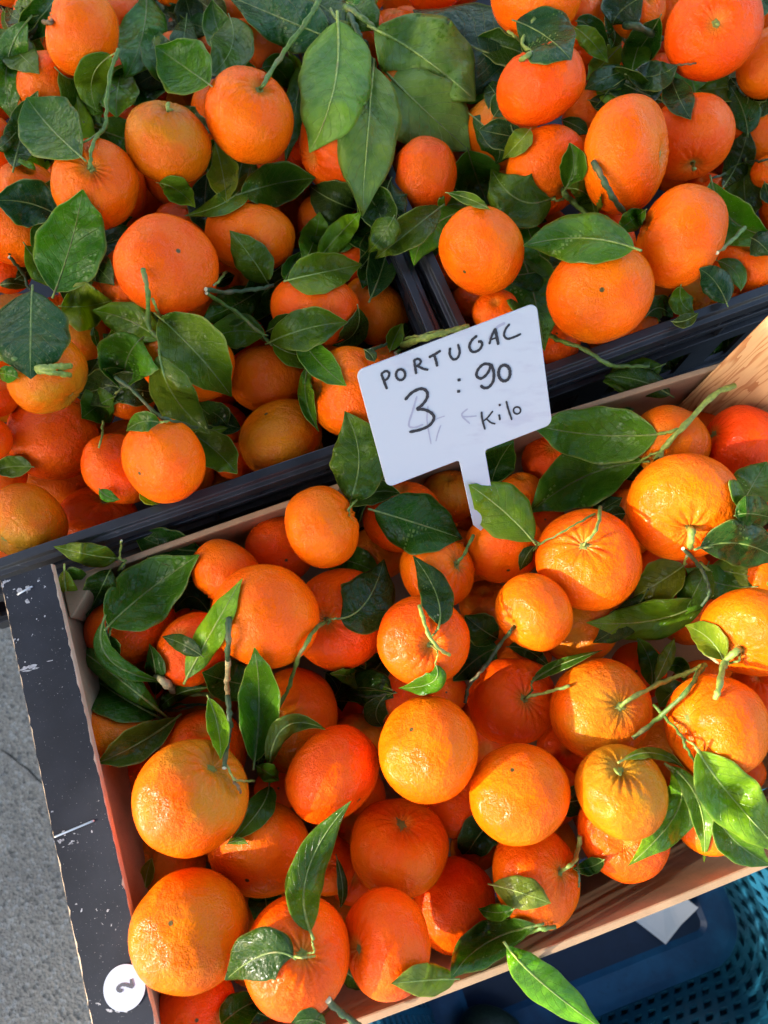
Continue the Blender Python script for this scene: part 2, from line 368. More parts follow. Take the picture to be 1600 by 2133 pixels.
def post(pts, z0, z1, name, mat=PINE):
    n = len(pts); V = [uvz(u, v, z) for z in (z0, z1) for (u, v) in pts]
    F = [tuple(reversed(range(n))), tuple(range(n, 2*n))]+[(i, (i+1) % n, (i+1) % n+n, i+n) for i in range(n)]
    o = mk(name, V, F, mat, wc); bv = o.modifiers.new('bevel', 'BEVEL'); bv.width = 0.0012; bv.segments = 2; return o
post([(0.2455, 0.0196), (0.2470, 0.0156), (0.2805, -0.020), (0.2825, -0.020), (0.2825, 0.0196)], ZB+0.006, 0.085, 'corner_post')['label'] = 'pine corner post with brown grain rising above the rim'
post([(UL+0.001, -0.004), (UL+0.003, -0.004), (-0.184, 0.0175), (-0.184, 0.0196), (UL+0.001, 0.0196)], ZB+0.006, 0.012, 'corner_post', FIBRE)
post([(UL+0.001, -0.235), (UL+0.004, -0.235), (-0.1795, -0.2635), (-0.1795, -0.2672), (UL+0.001, -0.2672)][::-1], ZB+0.006, -0.004, 'corner_post', PLYEDGE)
post([(0.2470, -0.2672), (0.2470, -0.2635), (0.2805, -0.235), (0.2825, -0.235), (0.2825, -0.2672)][::-1], ZB+0.006, -0.012, 'corner_post')
tag(wc, 'open wooden crate of mandarins with a dark laminated end plank', 'crate')
def staple(p0, p1):
    a, c = at_z(*p0, PT+0.0007), at_z(*p1, PT+0.0007); up = np.array([0, 0, 0.002])
    V, F = tube([a-up, a, a+(c-a)*0.05, c-(c-a)*0.05, c, c-up], [0.0006]*6, 6); mk('staple', V, F, STEEL, wc, True)
staple((115, 1743), (194, 1710)); staple((37, 1238), (66, 1222))
def chip(pts, name='scuff_mark', mat=STICK, dz=0.0003):
    V = [at_z(x, y, PT+dz) for x, y in pts]; return mk(name, V, [tuple(range(len(V)))], mat, wc)
SCUFF = simple('scuffed_fibre', (0.34, 0.33, 0.34), 0.8, 900, 0.5)
rc = random.Random(9)
def scuff(cx, cy, L, W, ang, n=9):      # a worn patch: a ragged run of small flakes
    for i in range(n):
        t_ = rc.gauss(0, 0.33); q_ = rc.gauss(0, 0.3); x = cx+L*t_*math.cos(ang)-W*q_*math.sin(ang); y = cy+L*t_*math.sin(ang)+W*q_*math.cos(ang)
        l_, w_ = L*rc.uniform(0.08, 0.22), W*rc.uniform(0.10, 0.28); P = []
        for k_ in range(7):
            a_ = 2*math.pi*k_/7; r1 = rc.uniform(0.6, 1.2); dx, dy = l_*r1*math.cos(a_), w_*r1*math.sin(a_); P.append((x+dx*math.cos(ang)-dy*math.sin(ang), y+dx*math.sin(ang)+dy*math.cos(ang)))
        chip(P[::-1], mat=SCUFF, dz=0.0002+0.00003*i)
scuff(11, 1214, 20, 14, -0.3); scuff(60, 1390, 52, 12, -0.22, 14); scuff(31, 1334, 10, 12, 0.3, 5); scuff(128, 1748, 22, 14, -0.5, 6); scuff(145, 1755, 26, 8, -0.35, 6); scuff(108, 1692, 8, 8, 0, 4); scuff(52, 1232, 40, 26, -0.5, 4); scuff(235, 2100, 40, 20, 0.2, 7)
# round sticker with a stencilled 2, lying on the plank
sc_c = at_z(259.5, 2057, PT+0.0005); sr = 43.5*depth_of(sc_c)/FPX
V = []; F = []
for z in (0, 0.0003):
    V += [sc_c+np.array([sr*math.cos(t), sr*math.sin(t), z]) for t in np.linspace(0, 2*math.pi, 48, endpoint=False)]
F = [tuple(reversed(range(48))), tuple(range(48, 96))]+[(i, (i+1) % 48, 48+(i+1) % 48, 48+i) for i in range(48)]
stk = mk('sticker', V, F, STICK, wc); stk['label'] = 'round white sticker printed with a grey 2'
def ribbon_on_plane(pix, wpx, plane_pt, plane_n, name, mat, parent, per=6, lift=0.0003, closed=False, ww=None):
    P = catmull(pix, per); pts = []
    for x, y in P:
        r = ray(x, y); pts.append(CAM+r*(((plane_pt-CAM) @ plane_n)/(r @ plane_n))+plane_n*lift)
    pts = np.array(pts); T = np.gradient(pts, axis=0)
    if closed: T[0] = T[-1] = pts[1]-pts[-2]
    S = np.cross(plane_n, T); S /= np.linalg.norm(S, axis=1)[:, None]+1e-12
    w = 0.5*wpx*depth_of(plane_pt)/FPX; k = len(pts); prof = np.ones(k)
    if not closed:
        t = np.linspace(0, 1, k); prof = np.clip(np.minimum(t, 1-t)*k/1.2+0.55, 0, 1)
    if ww is not None: prof = prof*np.interp(np.linspace(0, 1, k), np.linspace(0, 1, len(ww)), ww)
    prof = prof*(1+0.10*np.sin(np.arange(k)*1.7+k))
    V = np.vstack([pts+S*(w*prof)[:, None], pts-S*(w*prof)[:, None]])
    F = [(i, i+k, i+k+1, i+1) for i in range(k-1)]
    return mk(name, V, F, mat, parent)
q = 120/1600; s2 = [(200+x*q, 2000+y*q) for x, y in ((740, 835), (660, 850), (605, 805), (625, 740), (720, 680), (860, 690), (985, 735), (1020, 725))]
ribbon_on_plane(s2, 6.2, sc_c+np.array([0, 0, 0.0003]), np.array([0, 0, 1.0]), 'numeral', GREYINK, stk)
ribbon_on_plane([(200+x*q, 2000+y*q) for x, y in ((1025, 740), (995, 640), (970, 520))], 5.4, sc_c+np.array([0, 0, 0.0003]), np.array([0, 0, 1.0]), 'numeral', GREYINK, stk, lift=0.00035)

ck = ribbon_on_plane(crack, 3.2, np.array([0, 0, GZ+0.0006]), np.array([0, 0, 1.0]), 'pavement_crack', simple('crack_dirt', (0.035, 0.033, 0.03), 0.95), None, ww=[0.3, 1, 0.6, 1.2, 0.8, 0.4]); ck['kind'] = 'structure'

# ------------------------------------------------------------------ black crates
RIM = 0.020
def black_crate(u0, v0, L, W, rot, label):
    root = empty('plastic_crate', uvz(u0+L/2, v0+W/2, ZB))
    c, s = math.cos(rot), math.sin(rot)
    T = lambda u, v, z: uvz(u0+(u*c-v*s), v0+(u*s+v*c), z)
    H0 = ZB; t = 0.010
    def ring(name, prof):       # prof: list of (offset outwards from outer wall line, z)
        b = MB(); cs = [(0, 0, -1, -1), (L, 0, 1, -1), (L, W, 1, 1), (0, W, -1, 1)]
        b.sweep(lambda q: [T(q[0]+q[2]*o, q[1]+q[3]*o, z) for o, z in prof], cs)
        return b.build(name, BLACK, root, bevel=0.0007)
    ring('rim', [(-0.003, RIM), (0.0030, RIM), (0.0042, RIM-0.0028), (0.0075, RIM-0.0034), (0.0075, RIM-0.013), (0.0055, RIM-0.013), (0.0055, RIM-0.004), (-0.003, RIM-0.004)])
    ring('ledge', [(-0.002, RIM-0.024), (0.006, RIM-0.0245), (0.006, RIM-0.029), (-0.002, RIM-0.029)])
    ring('ledge', [(-0.002, RIM-0.050), (0.004, RIM-0.0505), (0.004, RIM-0.056), (-0.002, RIM-0.056)])
    ring('ledge', [(-0.002, H0+0.030), (0.003, H0+0.030), (0.003, H0+0.024), (-0.002, H0+0.024)])
    ring('base_skirt', [(-0.004, H0+0.018), (0.000, H0+0.018), (0.000, H0), (-0.004, H0)])
    b = MB(); b.box(0.004, L-0.004, 0.004, W-0.004, H0+0.003, H0+0.007, T); b.build('floor', BLACK, root)
    # wall panels with rows of slots between the ledges
    for side in range(4):
        b = MB(); n = int((L if side % 2 == 0 else W)/0.045); span = (L if side % 2 == 0 else W)
        def bx(a0, a1, z0, z1):
            d0, d1 = 0.0005, 0.0035
            if side == 0: b.box(a0, a1, d0, d1, z0, z1, T)
            elif side == 2: b.box(a0, a1, W-d1, W-d0, z0, z1, T)
            elif side == 1: b.box(L-d1, L-d0, a0, a1, z0, z1, T)
            else: b.box(d0, d1, a0, a1, z0, z1, T)
        zs = [H0+0.0185, RIM-0.075, RIM-0.048, RIM-0.030, RIM-0.0045]
        lo, hi = 0.004, span-0.004
        bx(lo, hi, zs[1]-0.004, zs[1]+0.006); bx(lo, hi, zs[2]-0.006, zs[2]); bx(lo, hi, zs[3]-0.003, zs[3]+0.006); bx(lo, hi, zs[4]-0.008, zs[4])
        bx(lo, hi, zs[0], zs[0]+0.016)
        step = (hi-lo)/n
        for i in range(n+1):
            x = lo+i*step
            bx(max(lo, x-0.010), min(hi, x+0.010), zs[1]+0.0061, zs[2]-0.0061)
            bx(max(lo, x-0.004), min(hi, x+0.004), zs[3]+0.0061, zs[4]-0.0081)
            bx(max(lo, x-0.014), min(hi, x+0.014), zs[0]+0.0161, zs[1]-0.0041)
        b.build('wall_panel', BLACK, root)
    # upright ribs under the rim on the front and end faces
    nr = int(L/0.043)
    for i in range(nr+1):
        x = 0.006+(L-0.012)*i/nr; b = MB(); b.box(x-0.0011, x+0.0011, -0.0052, 0.0003, RIM-0.0235, RIM-0.0131, T); b.build('rib', BLACK, root)
        if i % 2 == 0:
            b = MB(); b.box(x+0.012, x+0.0142, -0.0036, 0.0003, RIM-0.0495, RIM-0.0292, T); b.build('rib', BLACK, root)
    for k_ in range(12):
        y = 0.03+k_*0.05
        for ue in ((L-0.0003, L+0.0052), (-0.0052, 0.0003)):
            b = MB(); b.box(ue[0], ue[1], y-0.0011, y+0.0011, RIM-0.0235, RIM-0.0131, T); b.build('rib', BLACK, root)
    tag(root, label, 'crate', 'black plastic fruit crates'); return root
BC = [(-0.315, 0.0405, 0.386, 0.60, R(1.0)), (0.0935, 0.0520, 0.40, 0.60, R(2.2))]
black_crate(*BC[0], 'black plastic crate of very leafy mandarins under large drooping pale leaves')
black_crate(*BC[1], 'black plastic crate of mandarins close to the pine corner post')

# ------------------------------------------------------------------ price sign (rectangle solved from its four corners)
SC = 420/1600
def S(x, y): return (740+x*SC, 620+y*SC)
tl, tr, br, bl = S(5, 585), S(1440, 40), S(1565, 1005), S(255, 1510)
A_ = np.column_stack([ray(*tr), ray(*bl), -ray(*br)]); kk = np.linalg.solve(A_, ray(*tl))     # parallelogram: TR+BL-BR = TL
kTL = 1.0; kTR, kBL, kBR = kk
sw = 0.108/np.linalg.norm(ray(*tr)*kTR-ray(*tl)); kTL, kTR, kBL, kBR = (k_*sw for k_ in (kTL, kTR, kBL, kBR))
sTL, sTR, sBL = CAM+ray(*tl)*kTL, CAM+ray(*tr)*kTR, CAM+ray(*bl)*kBL
ex = (sTR-sTL)/np.linalg.norm(sTR-sTL); ey = sTL-sBL; sh = np.linalg.norm(ey); ey = ey/sh
sn = np.cross(ex, ey); sn /= np.linalg.norm(sn); SW = np.linalg.norm(sTR-sTL); so = sTL-ey*sh           # origin bottom-left
def onsign(x, y):
    r = ray(*S(x, y)); p = CAM+r*(((so-CAM) @ sn)/(r @ sn)); return tuple(np.linalg.lstsq(np.column_stack([ex, ey]), p-so, rcond=None)[0])
na, nb_ = onsign(830, 1310)[0], onsign(1030, 1212)[0]
def arc(cx, cy, r, a0, a1, n=7): return [(cx+r*math.cos(R(a)), cy+r*math.sin(R(a))) for a in np.linspace(a0, a1, n)]
rr = 0.0045; nl = 0.060
out = arc(rr, sh-rr, rr, 180, 90)+arc(SW-rr, sh-rr, rr, 90, 0)+arc(SW-rr, rr, rr, 0, -90)+arc(nb_+0.002, -0.002, 0.002, 90, 180, 4)+[(nb_-0.0005, -nl*0.8), ((na+nb_)/2, -nl)]+[(na+0.0005, -nl*0.8)]+arc(na-0.002, -0.002, 0.002, 0, 90, 4)+arc(rr, rr, rr, 270, 180)
out = out[::-1]; n = len(out); th = 0.0016
V = [so+ex*x+ey*y-sn*th for x, y in out]+[so+ex*x+ey*y for x, y in out]
F = [tuple(reversed(range(n))), tuple(range(n, 2*n))]+[(i, (i+1) % n, n+(i+1) % n, n+i) for i in range(n)]
sign = mk('price_sign', V, F, SIGN, loc=so+ex*(na+nb_)/2-ey*nl); bv = sign.modifiers.new('bevel', 'BEVEL'); bv.width = 0.0004; bv.segments = 2; bv.limit_method = 'ANGLE'; bv.angle_limit = R(60)
tag(sign, 'white plastic price tag handwritten PORTUGAL 3:90 Kilo stuck among the mandarins', 'price sign')
def ell(cx, cy, rx, ry, n=10): return [(cx+rx*math.sin(2*math.pi*i/n), cy-ry*math.cos(2*math.pi*i/n)) for i in range(n+1)]
INKS = [
 (21, [(207, 605), (225, 655), (252, 726)]), (19, [(203, 608), (240, 582), (268, 596), (260, 635), (228, 660)]), (20, ell(359, 610, 36, 43)),
 (20, [(466, 488), (475, 550), (483, 606)]), (19, [(463, 497), (500, 485), (520, 507), (503, 533), (476, 547)]), (19, [(492, 540), (540, 564), (580, 572)]),
 (21, [(582, 474), (630, 449), (678, 418)]), (21, [(626, 456), (640, 500), (650, 546)]), (20, [(752, 395), (750, 450), (776, 488), (810, 478), (828, 430), (814, 366)]),
 (21, [(967, 300), (925, 337), (905, 385), (922, 424), (955, 428), (990, 405), (1006, 370), (995, 347), (972, 350)]),
 (19, [(1063, 370), (1080, 310), (1110, 242)]), (24, [(1108, 242), (1120, 300), (1135, 374)]), (14, [(1078, 332), (1130, 312)]),
 (18, [(1225, 207), (1192, 250), (1181, 300), (1208, 326), (1260, 312), (1316, 286)]),
 (24, [(393, 812), (450, 752), (520, 722), (565, 742), (570, 790), (535, 845), (484, 886)]), (24, [(484, 886), (545, 887), (603, 914), (624, 955), (590, 1010), (520, 1045), (428, 1066)]),
 (23, [(1076, 530), (1020, 527), (975, 568), (962, 618), (1000, 640), (1050, 598), (1078, 532)]), (24, [(1076, 524), (1098, 590), (1094, 660), (1060, 708), (1020, 715), (993, 694)]),
 (25, ell(1182, 597, 46, 64)), (17, [(1001, 903), (1006, 960), (1029, 1046)]), (15, [(1092, 898), (1052, 948), (1018, 978)]), (14, [(1040, 960), (1075, 990), (1112, 1001)]),
 (17, [(1140, 925), (1148, 972)]), (16, [(1196, 818), (1215, 890), (1242, 970)]), (15, ell(1283, 894, 28, 28)), (26, [(823, 640), (824, 664)]), (26, [(819, 731), (820, 754)]), (18, [(1144, 842), (1147, 860)])]
for i, (w, pts) in enumerate(INKS):
    ribbon_on_plane([S(*p) for p in pts], w*SC, so, sn, 'pen_stroke', INK, sign, lift=0.00025+0.00004*(i % 4), closed=(pts[0] == pts[-1]))
for i, (w, pts) in enumerate([(16, [(490, 780), (455, 900), (425, 1010), (470, 1030), (540, 1005)]), (12, [(577, 858), (570, 980), (602, 1162)]), (10, [(600, 992), (650, 960), (712, 938)]),
               (11, [(680, 1010), (655, 1080), (640, 1140)]), (14, [(892, 880), (845, 932), (910, 1000)]), (12, [(845, 942), (900, 944), (965, 938)]), (22, [(1190, 200), (1120, 240), (1060, 330)])]):
    ribbon_on_plane([S(*p) for p in pts], w*SC, so, sn, 'wiped_stroke', GHOST, sign, lift=0.00012+0.00002*(i % 3))

# ------------------------------------------------------------------ mandarins: id crate cx cy a kind dx dy layer colour
FRUIT_TXT = '''
1 L 172 70 95 s -72 -22 0 o|2 L 98 178 75 s -52 -40 1 o|3 L 350 300 93 s 8 -73 0 d|4 L 202 383 98 s -14 -33 0 o|5 L 235 240 70 n 10 -50 2 r|6 L -10 297 58 n -40 10 1 r
7 L 57 390 62 n 0 -40 1 o|8 L 30 485 82 n -10 50 1 y|9 L 350 553 108 b 22 -33 0 p|91 L 272 588 72 n -50 0 1 p|10 L 518 492 98 n 6 -80 1 y|11 L 520 242 101 s 25 -60 0 o
12 L 385 478 66 n 0 -50 2 r|13 L 372 118 60 n 0 -40 2 o|14 L 262 35 52 n 0 -40 2 r|15 L 468 115 56 n 0 -40 2 o|16 L 355 -18 40 n 0 -30 2 o|17 L 485 25 50 n 0 -30 3 o
18 L 705 310 95 n -60 20 1 r|19 L 883 371 82 n -62 -14 1 r|20 L 678 455 66 n 0 -50 2 y|21 L 978 200 48 n 0 -30 2 o|22 L 745 78 68 n 0 -40 1 r|23 L 738 540 52 n 0 -30 2 r
25 L 657 645 91 n 6 -74 1 p|26 L 781 650 78 n 40 -50 2 d|27 L 561 786 82 n -10 -66 1 o|28 L 730 816 94 n -70 -8 1 o|29 L 583 912 92 b -30 -52 1 g|30 L 800 762 50 n 0 -30 2 o
31 L 102 780 89 s 50 45 0 g|32 L 110 911 98 n 0 -64 1 r|33 L 115 1000 86 n 20 -62 2 d|34 L 250 972 81 n 10 -50 1 r|35 L 340 960 92 b -46 26 0 y|36 L 55 1085 89 s -47 43 0 g
37 L 205 1092 84 s 12 -56 1 r|38 L -12 825 50 n 0 -30 1 r|39 L -28 912 55 n 0 -30 1 r|40 L 12 562 56 n 0 -30 2 r|41 L 170 700 56 n 0 -30 2 d|42 L 388 756 98 n 20 -70 1 o
43 L 278 748 70 n -40 -30 2 r|44 L 270 822 54 n 0 -30 2 o|45 L 506 702 50 n 0 -30 2 r|46 L 462 892 54 n 0 -30 2 o|47 L 488 960 44 n 0 -30 2 r|48 L 8 985 48 n 0 -30 2 o
50 R 1117 -17 106 n 0 -70 0 y|51 R 1208 45 62 n 40 10 1 y|52 R 1226 104 50 n 0 30 2 r|53 R 1328 22 64 n 30 -20 1 o|54 R 1483 65 106 s 9 -15 0 r|55 R 1603 130 74 n 30 0 1 o
56 R 1612 40 52 n 0 0 2 o|57 R 1127 181 98 n -26 -76 0 r|58 R 1138 355 96 s 40 43 1 o|59 R 1304 327 120 s 80 4 0 o|60 R 1435 292 96 s 10 58 1 p|61 R 1555 290 90 s -8 42 2 y
62 R 1412 495 110 s -74 -36 0 o|63 R 1375 172 60 n 0 -30 2 r|64 R 1480 195 52 n 0 -30 2 o|65 R 1225 252 48 n 0 -30 3 r|66 R 1068 268 40 n 0 -30 3 d|67 R 1562 550 70 n 0 -40 1 o
68 R 1600 358 38 n 0 -20 2 o|69 R 1466 402 46 n 0 -30 2 r|70 R 1002 524 92 b -34 38 0 o|71 R 1250 608 110 b 4 -4 0 y|72 R 1032 650 50 n 0 -20 1 y|73 R 986 622 42 n 0 -20 2 r
74 R 1445 606 44 n 0 -20 2 g|76 R 965 420 46 n 0 -20 3 o|77 R 1036 402 40 n 0 -20 3 r|78 R 1160 715 50 n 0 -20 2 r
80 W 671 1097 88 s 62 -26 0 o|81 W 835 1075 82 n 0 -60 1 r|82 W 935 1036 62 n 0 -40 2 d|83 W 586 1146 74 n 10 20 1 r|84 W 475 1192 80 s -42 46 1 o|85 W 551 1288 110 n -60 -30 0 o
86 W 707 1291 107 s -30 2 1 r|87 W 911 1190 80 s 41 -15 1 o|88 W 1049 1138 83 n 10 50 1 o|89 W 883 1335 96 s 15 8 0 r|90 W 1010 1264 56 n 0 -30 2 d|92 W 790 1152 60 n 0 -30 3 d
93 W 1110 1272 84 s -43 38 0 y|94 W 1226 1164 106 s -11 -32 0 y|95 W 1422 1060 118 s 18 52 0 y|96 W 1395 925 84 s -31 33 1 d|97 W 1537 925 88 s -54 -27 1 v|98 W 1150 960 64 n 0 -30 2 r
99 W 1086 1022 48 n 0 -30 2 o|100 W 1602 1045 40 n 0 -30 2 r|101 W 1400 1205 84 n 40 0 2 r|102 W 1566 1318 106 s -26 42 0 y|103 W 1205 1306 80 n 0 20 2 d|104 W 1066 1458 93 s 29 -3 1 r
105 W 1253 1473 112 s 40 -5 0 G|106 W 1490 1513 112 s -60 -12 0 y|107 W 1582 1440 66 n 0 -30 1 r|108 W 892 1555 110 b -36 -34 0 o|109 W 608 1499 106 n -72 -14 1 d|110 W 695 1610 105 n 58 60 1 r
111 W 748 1548 62 n 0 -30 2 d|112 W 424 1572 97 n 0 -50 1 r|113 W 400 1657 120 s 50 -60 0 G|114 W 306 1622 64 n -30 0 2 r|115 W 540 1766 110 b -24 58 1 o|116 W 346 1802 87 n -40 -20 2 G
117 W 397 1937 125 b -39 -17 0 d|118 W 410 2102 94 n 0 20 1 r|119 W 615 1988 121 s 18 0 0 r|120 W 805 1961 110 s -70 16 0 r|121 W 828 1768 108 s 10 -55 0 y|122 W 947 1878 99 n 64 36 1 r
123 W 1080 1656 110 b -13 -50 0 y|124 W 945 1672 78 n 0 -30 2 r|125 W 988 1766 52 n 0 -30 3 d|126 W 1117 1823 104 s 62 -14 1 o|127 W 1290 1646 99 s 3 -46 0 g|128 W 1297 1733 99 n 0 20 1 r
129 W 1142 1652 70 n 20 0 2 r|130 W 1180 1562 62 n 0 0 3 r|131 W 1482 1700 84 n 0 0 1 y|132 W 1545 1606 48 n 0 0 2 r|133 W 275 1306 95 n -20 -72 1 r|134 W 400 1352 80 n -30 -30 1 r
135 W 238 1524 82 n 0 -40 1 d|136 W 290 1412 62 n 0 -30 2 o|137 W 825 1442 66 n 0 -30 2 r|138 W 930 1442 44 n 0 0 2 o|139 W 580 1642 52 n 0 0 2 r|140 W 680 1802 62 n 0 0 2 o
141 W 736 1832 52 n 0 0 3 r|142 W 1326 1398 62 n 0 0 3 r|143 W 714 1470 44 n 0 0 3 r|144 W 1136 1082 42 n 0 0 3 r'''
COLS = {'o': ((0.96, 0.148, 0.0012), 0.0), 'r': ((0.93, 0.100, 0.0015), 0.0), 'v': ((0.88, 0.066, 0.003), 0.0), 'p': ((0.95, 0.118, 0.004), 0.0), 'y': ((0.96, 0.142, 0.0012), 0.05),
        'd': ((0.76, 0.150, 0.002), 0.3), 'g': ((0.72, 0.165, 0.003), 0.6), 'G': ((0.93, 0.135, 0.0015), 0.55)}
CW = {'o': 'orange', 'r': 'red-orange', 'v': 'vivid red', 'p': 'pinkish orange', 'y': 'yellow-orange', 'd': 'dull ochre', 'g': 'green-tinged', 'G': 'green-shouldered'}
ZL = {'W': (0.024, -0.006, -0.036, -0.062), 'L': (0.042, 0.012, -0.020, -0.048), 'R': (0.048, 0.014, -0.020, -0.048)}
fr = []
for item in FRUIT_TXT.replace('\n', '|').split('|'):
    w = item.split()
    if not w: continue
    fr.append(dict(id=int(w[0]), crate=w[1], x=float(w[2]), y=float(w[3]), a=float(w[4]), kind=w[5], dx=float(w[6]), dy=float(w[7]), layer=int(w[8]), col=w[9]))
FID = {f['id']: f for f in fr}
def view_frame(x, y):
    v = -ray(x, y); v /= np.linalg.norm(v)             # towards the camera
    e1 = np.cross(CY, v); e1 /= np.linalg.norm(e1); e2 = np.cross(v, e1); return v, e1, e2
rs = random.Random(11)
for f in fr:
    v, e1, e2 = view_frame(f['x'], f['y'])
    f['flat'] = 0.70 if f['id'] == 59 else rs.uniform(0.74, 0.84)
    if f['id'] in (85, 113, 119, 117, 71): f['flat'] = 0.93
    d = math.hypot(f['dx'], f['dy']); bpx = f['a']*f['flat']
    s_ = min(d/bpx, 0.995); c_ = math.sqrt(1-s_*s_)
    ux, uy = (f['dx']/d, -f['dy']/d) if d > 1e-6 else (1, 0)
    ax = e1*(ux*s_)+e2*(uy*s_)+v*c_
    f['axis'] = ax if f['kind'] != 'b' else -ax
    if f['kind'] == 'n' and rs.random() < 0.5: f['axis'] = -ax
    f['D'] = depth_of(at_z(f['x'], f['y'], ZL[f['crate']][f['layer']])); f['zmax'] = ZL[f['crate']][f['layer']]+0.02
    f['r0'] = ray(f['x'], f['y'])
nF = len(fr); RR = np.array([f['r0'] for f in fr]); AP = np.array([1.045*f['a']/FPX*2/(1+np.linalg.norm(ray(f['x'], f['y']))) for f in fr]); DD = np.array([f['D'] for f in fr])
AX = np.array([f['axis'] for f in fr]); FL = np.array([f['flat'] for f in fr]); LY = np.array([f['layer'] for f in fr])
ZMX = np.array([f['zmax'] for f in fr]); CR = np.array([f['crate'] for f in fr])
for it in range(260):                    # slide each fruit along its sight line until neighbours only just touch
    Cn = CAM+RR*DD[:, None]; rad = AP*DD
    mv = np.zeros(nF)
    for i in range(nF):
        d = Cn-Cn[i]; L_ = np.linalg.norm(d, axis=1)+1e-9; nrm = d/L_[:, None]
        ri = rad[i]*np.sqrt(1-(1-FL[i]**2)*(nrm @ AX[i])**2); rj = rad*np.sqrt(1-(1-FL**2)*np.einsum('ij,ij->i', nrm, AX)**2)
        ov = 0.955*(ri+rj)-L_; ov[i] = -1
        for j in np.nonzero(ov > 0)[0]:
            if j < i: continue
            back, front = (i, j) if (LY[i], DD[i]) > (LY[j], DD[j]) else (j, i)
            mv[back] += ov[j]*0.30; mv[front] -= ov[j]*0.09
    for i in range(nF):                 # stay behind the near rims of the black crates
        if CR[i] == 'W': continue
        u0, v0, L, W, a = BC[0 if CR[i] == 'L' else 1]
        x, y = Cn[i] @ U2-u0, Cn[i] @ V2-v0; y = -x*math.sin(a)+y*math.cos(a); z = Cn[i][2]; ed = 0.004
        rv = rad[i]*math.sqrt(1-(1-FL[i]**2)*(AX[i] @ V2)**2)*0.97
        gap = (y-ed) if z < RIM or fr[i]['id'] in (36, 37, 29, 28, 67, 74) else math.hypot(y-ed, z-RIM)
        if gap < rv and fr[i]['id'] not in (71, 72): mv[i] += min(0.006, (rv-gap)*0.8)
    DD = DD+np.clip(mv, -0.004, 0.006)
    zc = CAM[2]+RR[:, 2]*DD; r_ = AP*DD
    lo = np.where(CR == 'W', ZB+0.008, ZB+0.009)+r_*0.92
    zc = np.minimum(np.maximum(zc, lo), ZMX); DD = (zc-CAM[2])/RR[:, 2]
for i, f in enumerate(fr): f['D'] = DD[i]; f['r'] = AP[i]*DD[i]; f['c'] = CAM+RR[i]*DD[i]
# hidden fruit that carries the heap
def in_crate(c, p, r):
    q = p-np.array([0, 0, 0]); u, v = q @ U2, q @ V2
    if c == 'W': return UL+r < u < UR-r and VF+r < v < VB-r
    u0, v0, L, W, a = BC[0 if c == 'L' else 1]
    x, y = u-u0, v-v0; x, y = x*math.cos(a)+y*math.sin(a), -x*math.sin(a)+y*math.cos(a)
    return 0.004+r < x < L-0.004-r and 0.004+r < y < W-0.004-r
allc = [(f['c'], f['r']*0.95) for f in fr]; fill = []
def project(p):
    D = depth_of(p); r = (np.asarray(p)-CAM)/D; return 800+FPX*(r @ CX), 1066.5-FPX*(r @ CY), D
for c in 'WLR':
    cand = []
    for _ in range(9000):
        r = RNG.uniform(0.0275, 0.0325); zf = ZB+0.008+r*0.9; zt = -0.034 if c == 'W' else -0.006
        if c == 'W': u, v = RNG.uniform(UL, UR), RNG.uniform(VF, VB)
        else:
            u0, v0, L, W, a = BC[0 if c == 'L' else 1]; u, v = u0+RNG.uniform(0, L), v0+RNG.uniform(0, W*0.86)
        cand.append((RNG.uniform(zf, zt), u, v, r))
    cand.sort(key=lambda q: -q[0])
    for z, u, v, r in cand:
        p = uvz(u, v, z)
        if not in_crate(c, p, r*0.97): continue
        if all(np.linalg.norm(p-q) > 0.94*(r*0.95+rq) for q, rq in allc):
            px, py, D = project(p); ap = r/D*FPX
            if not (-ap < px < 1600+ap and -ap < py < 2133+ap): continue
            allc.append((p, r*0.95)); fill.append((c, p, r))
# keep only the ones of which something can be seen between the others
gx, gy = np.meshgrid(np.arange(4, 1600, 12.0), np.arange(4, 2133, 12.0)); zb_ = np.full(gx.shape, 9.0); ib_ = np.full(gx.shape, -1)
for i, (p, r) in enumerate([(f['c'], f['r']) for f in fr]+[(p, r) for _, p, r in fill]):
    px, py, D = project(p); ap = r/D*FPX*0.97; d2 = (gx-px)**2+(gy-py)**2; m = d2 < ap*ap
    dz = D-np.sqrt(np.maximum(ap*ap-d2, 0))*D/FPX; m &= dz < zb_; zb_[m] = dz[m]; ib_[m] = i
cnt = np.bincount(ib_[ib_ >= 0], minlength=nF+len(fill)); ib_ = np.where(ib_ >= nF, -1, ib_); fill = [q for i, q in enumerate(fill) if cnt[nF+i] >= 3]
print('fruit', nF, 'fill', len(fill), 'r range', sorted(round(f['r']*1000) for f in fr)[::12], 'z', [round(f['c'][2], 3) for f in fr][::9])

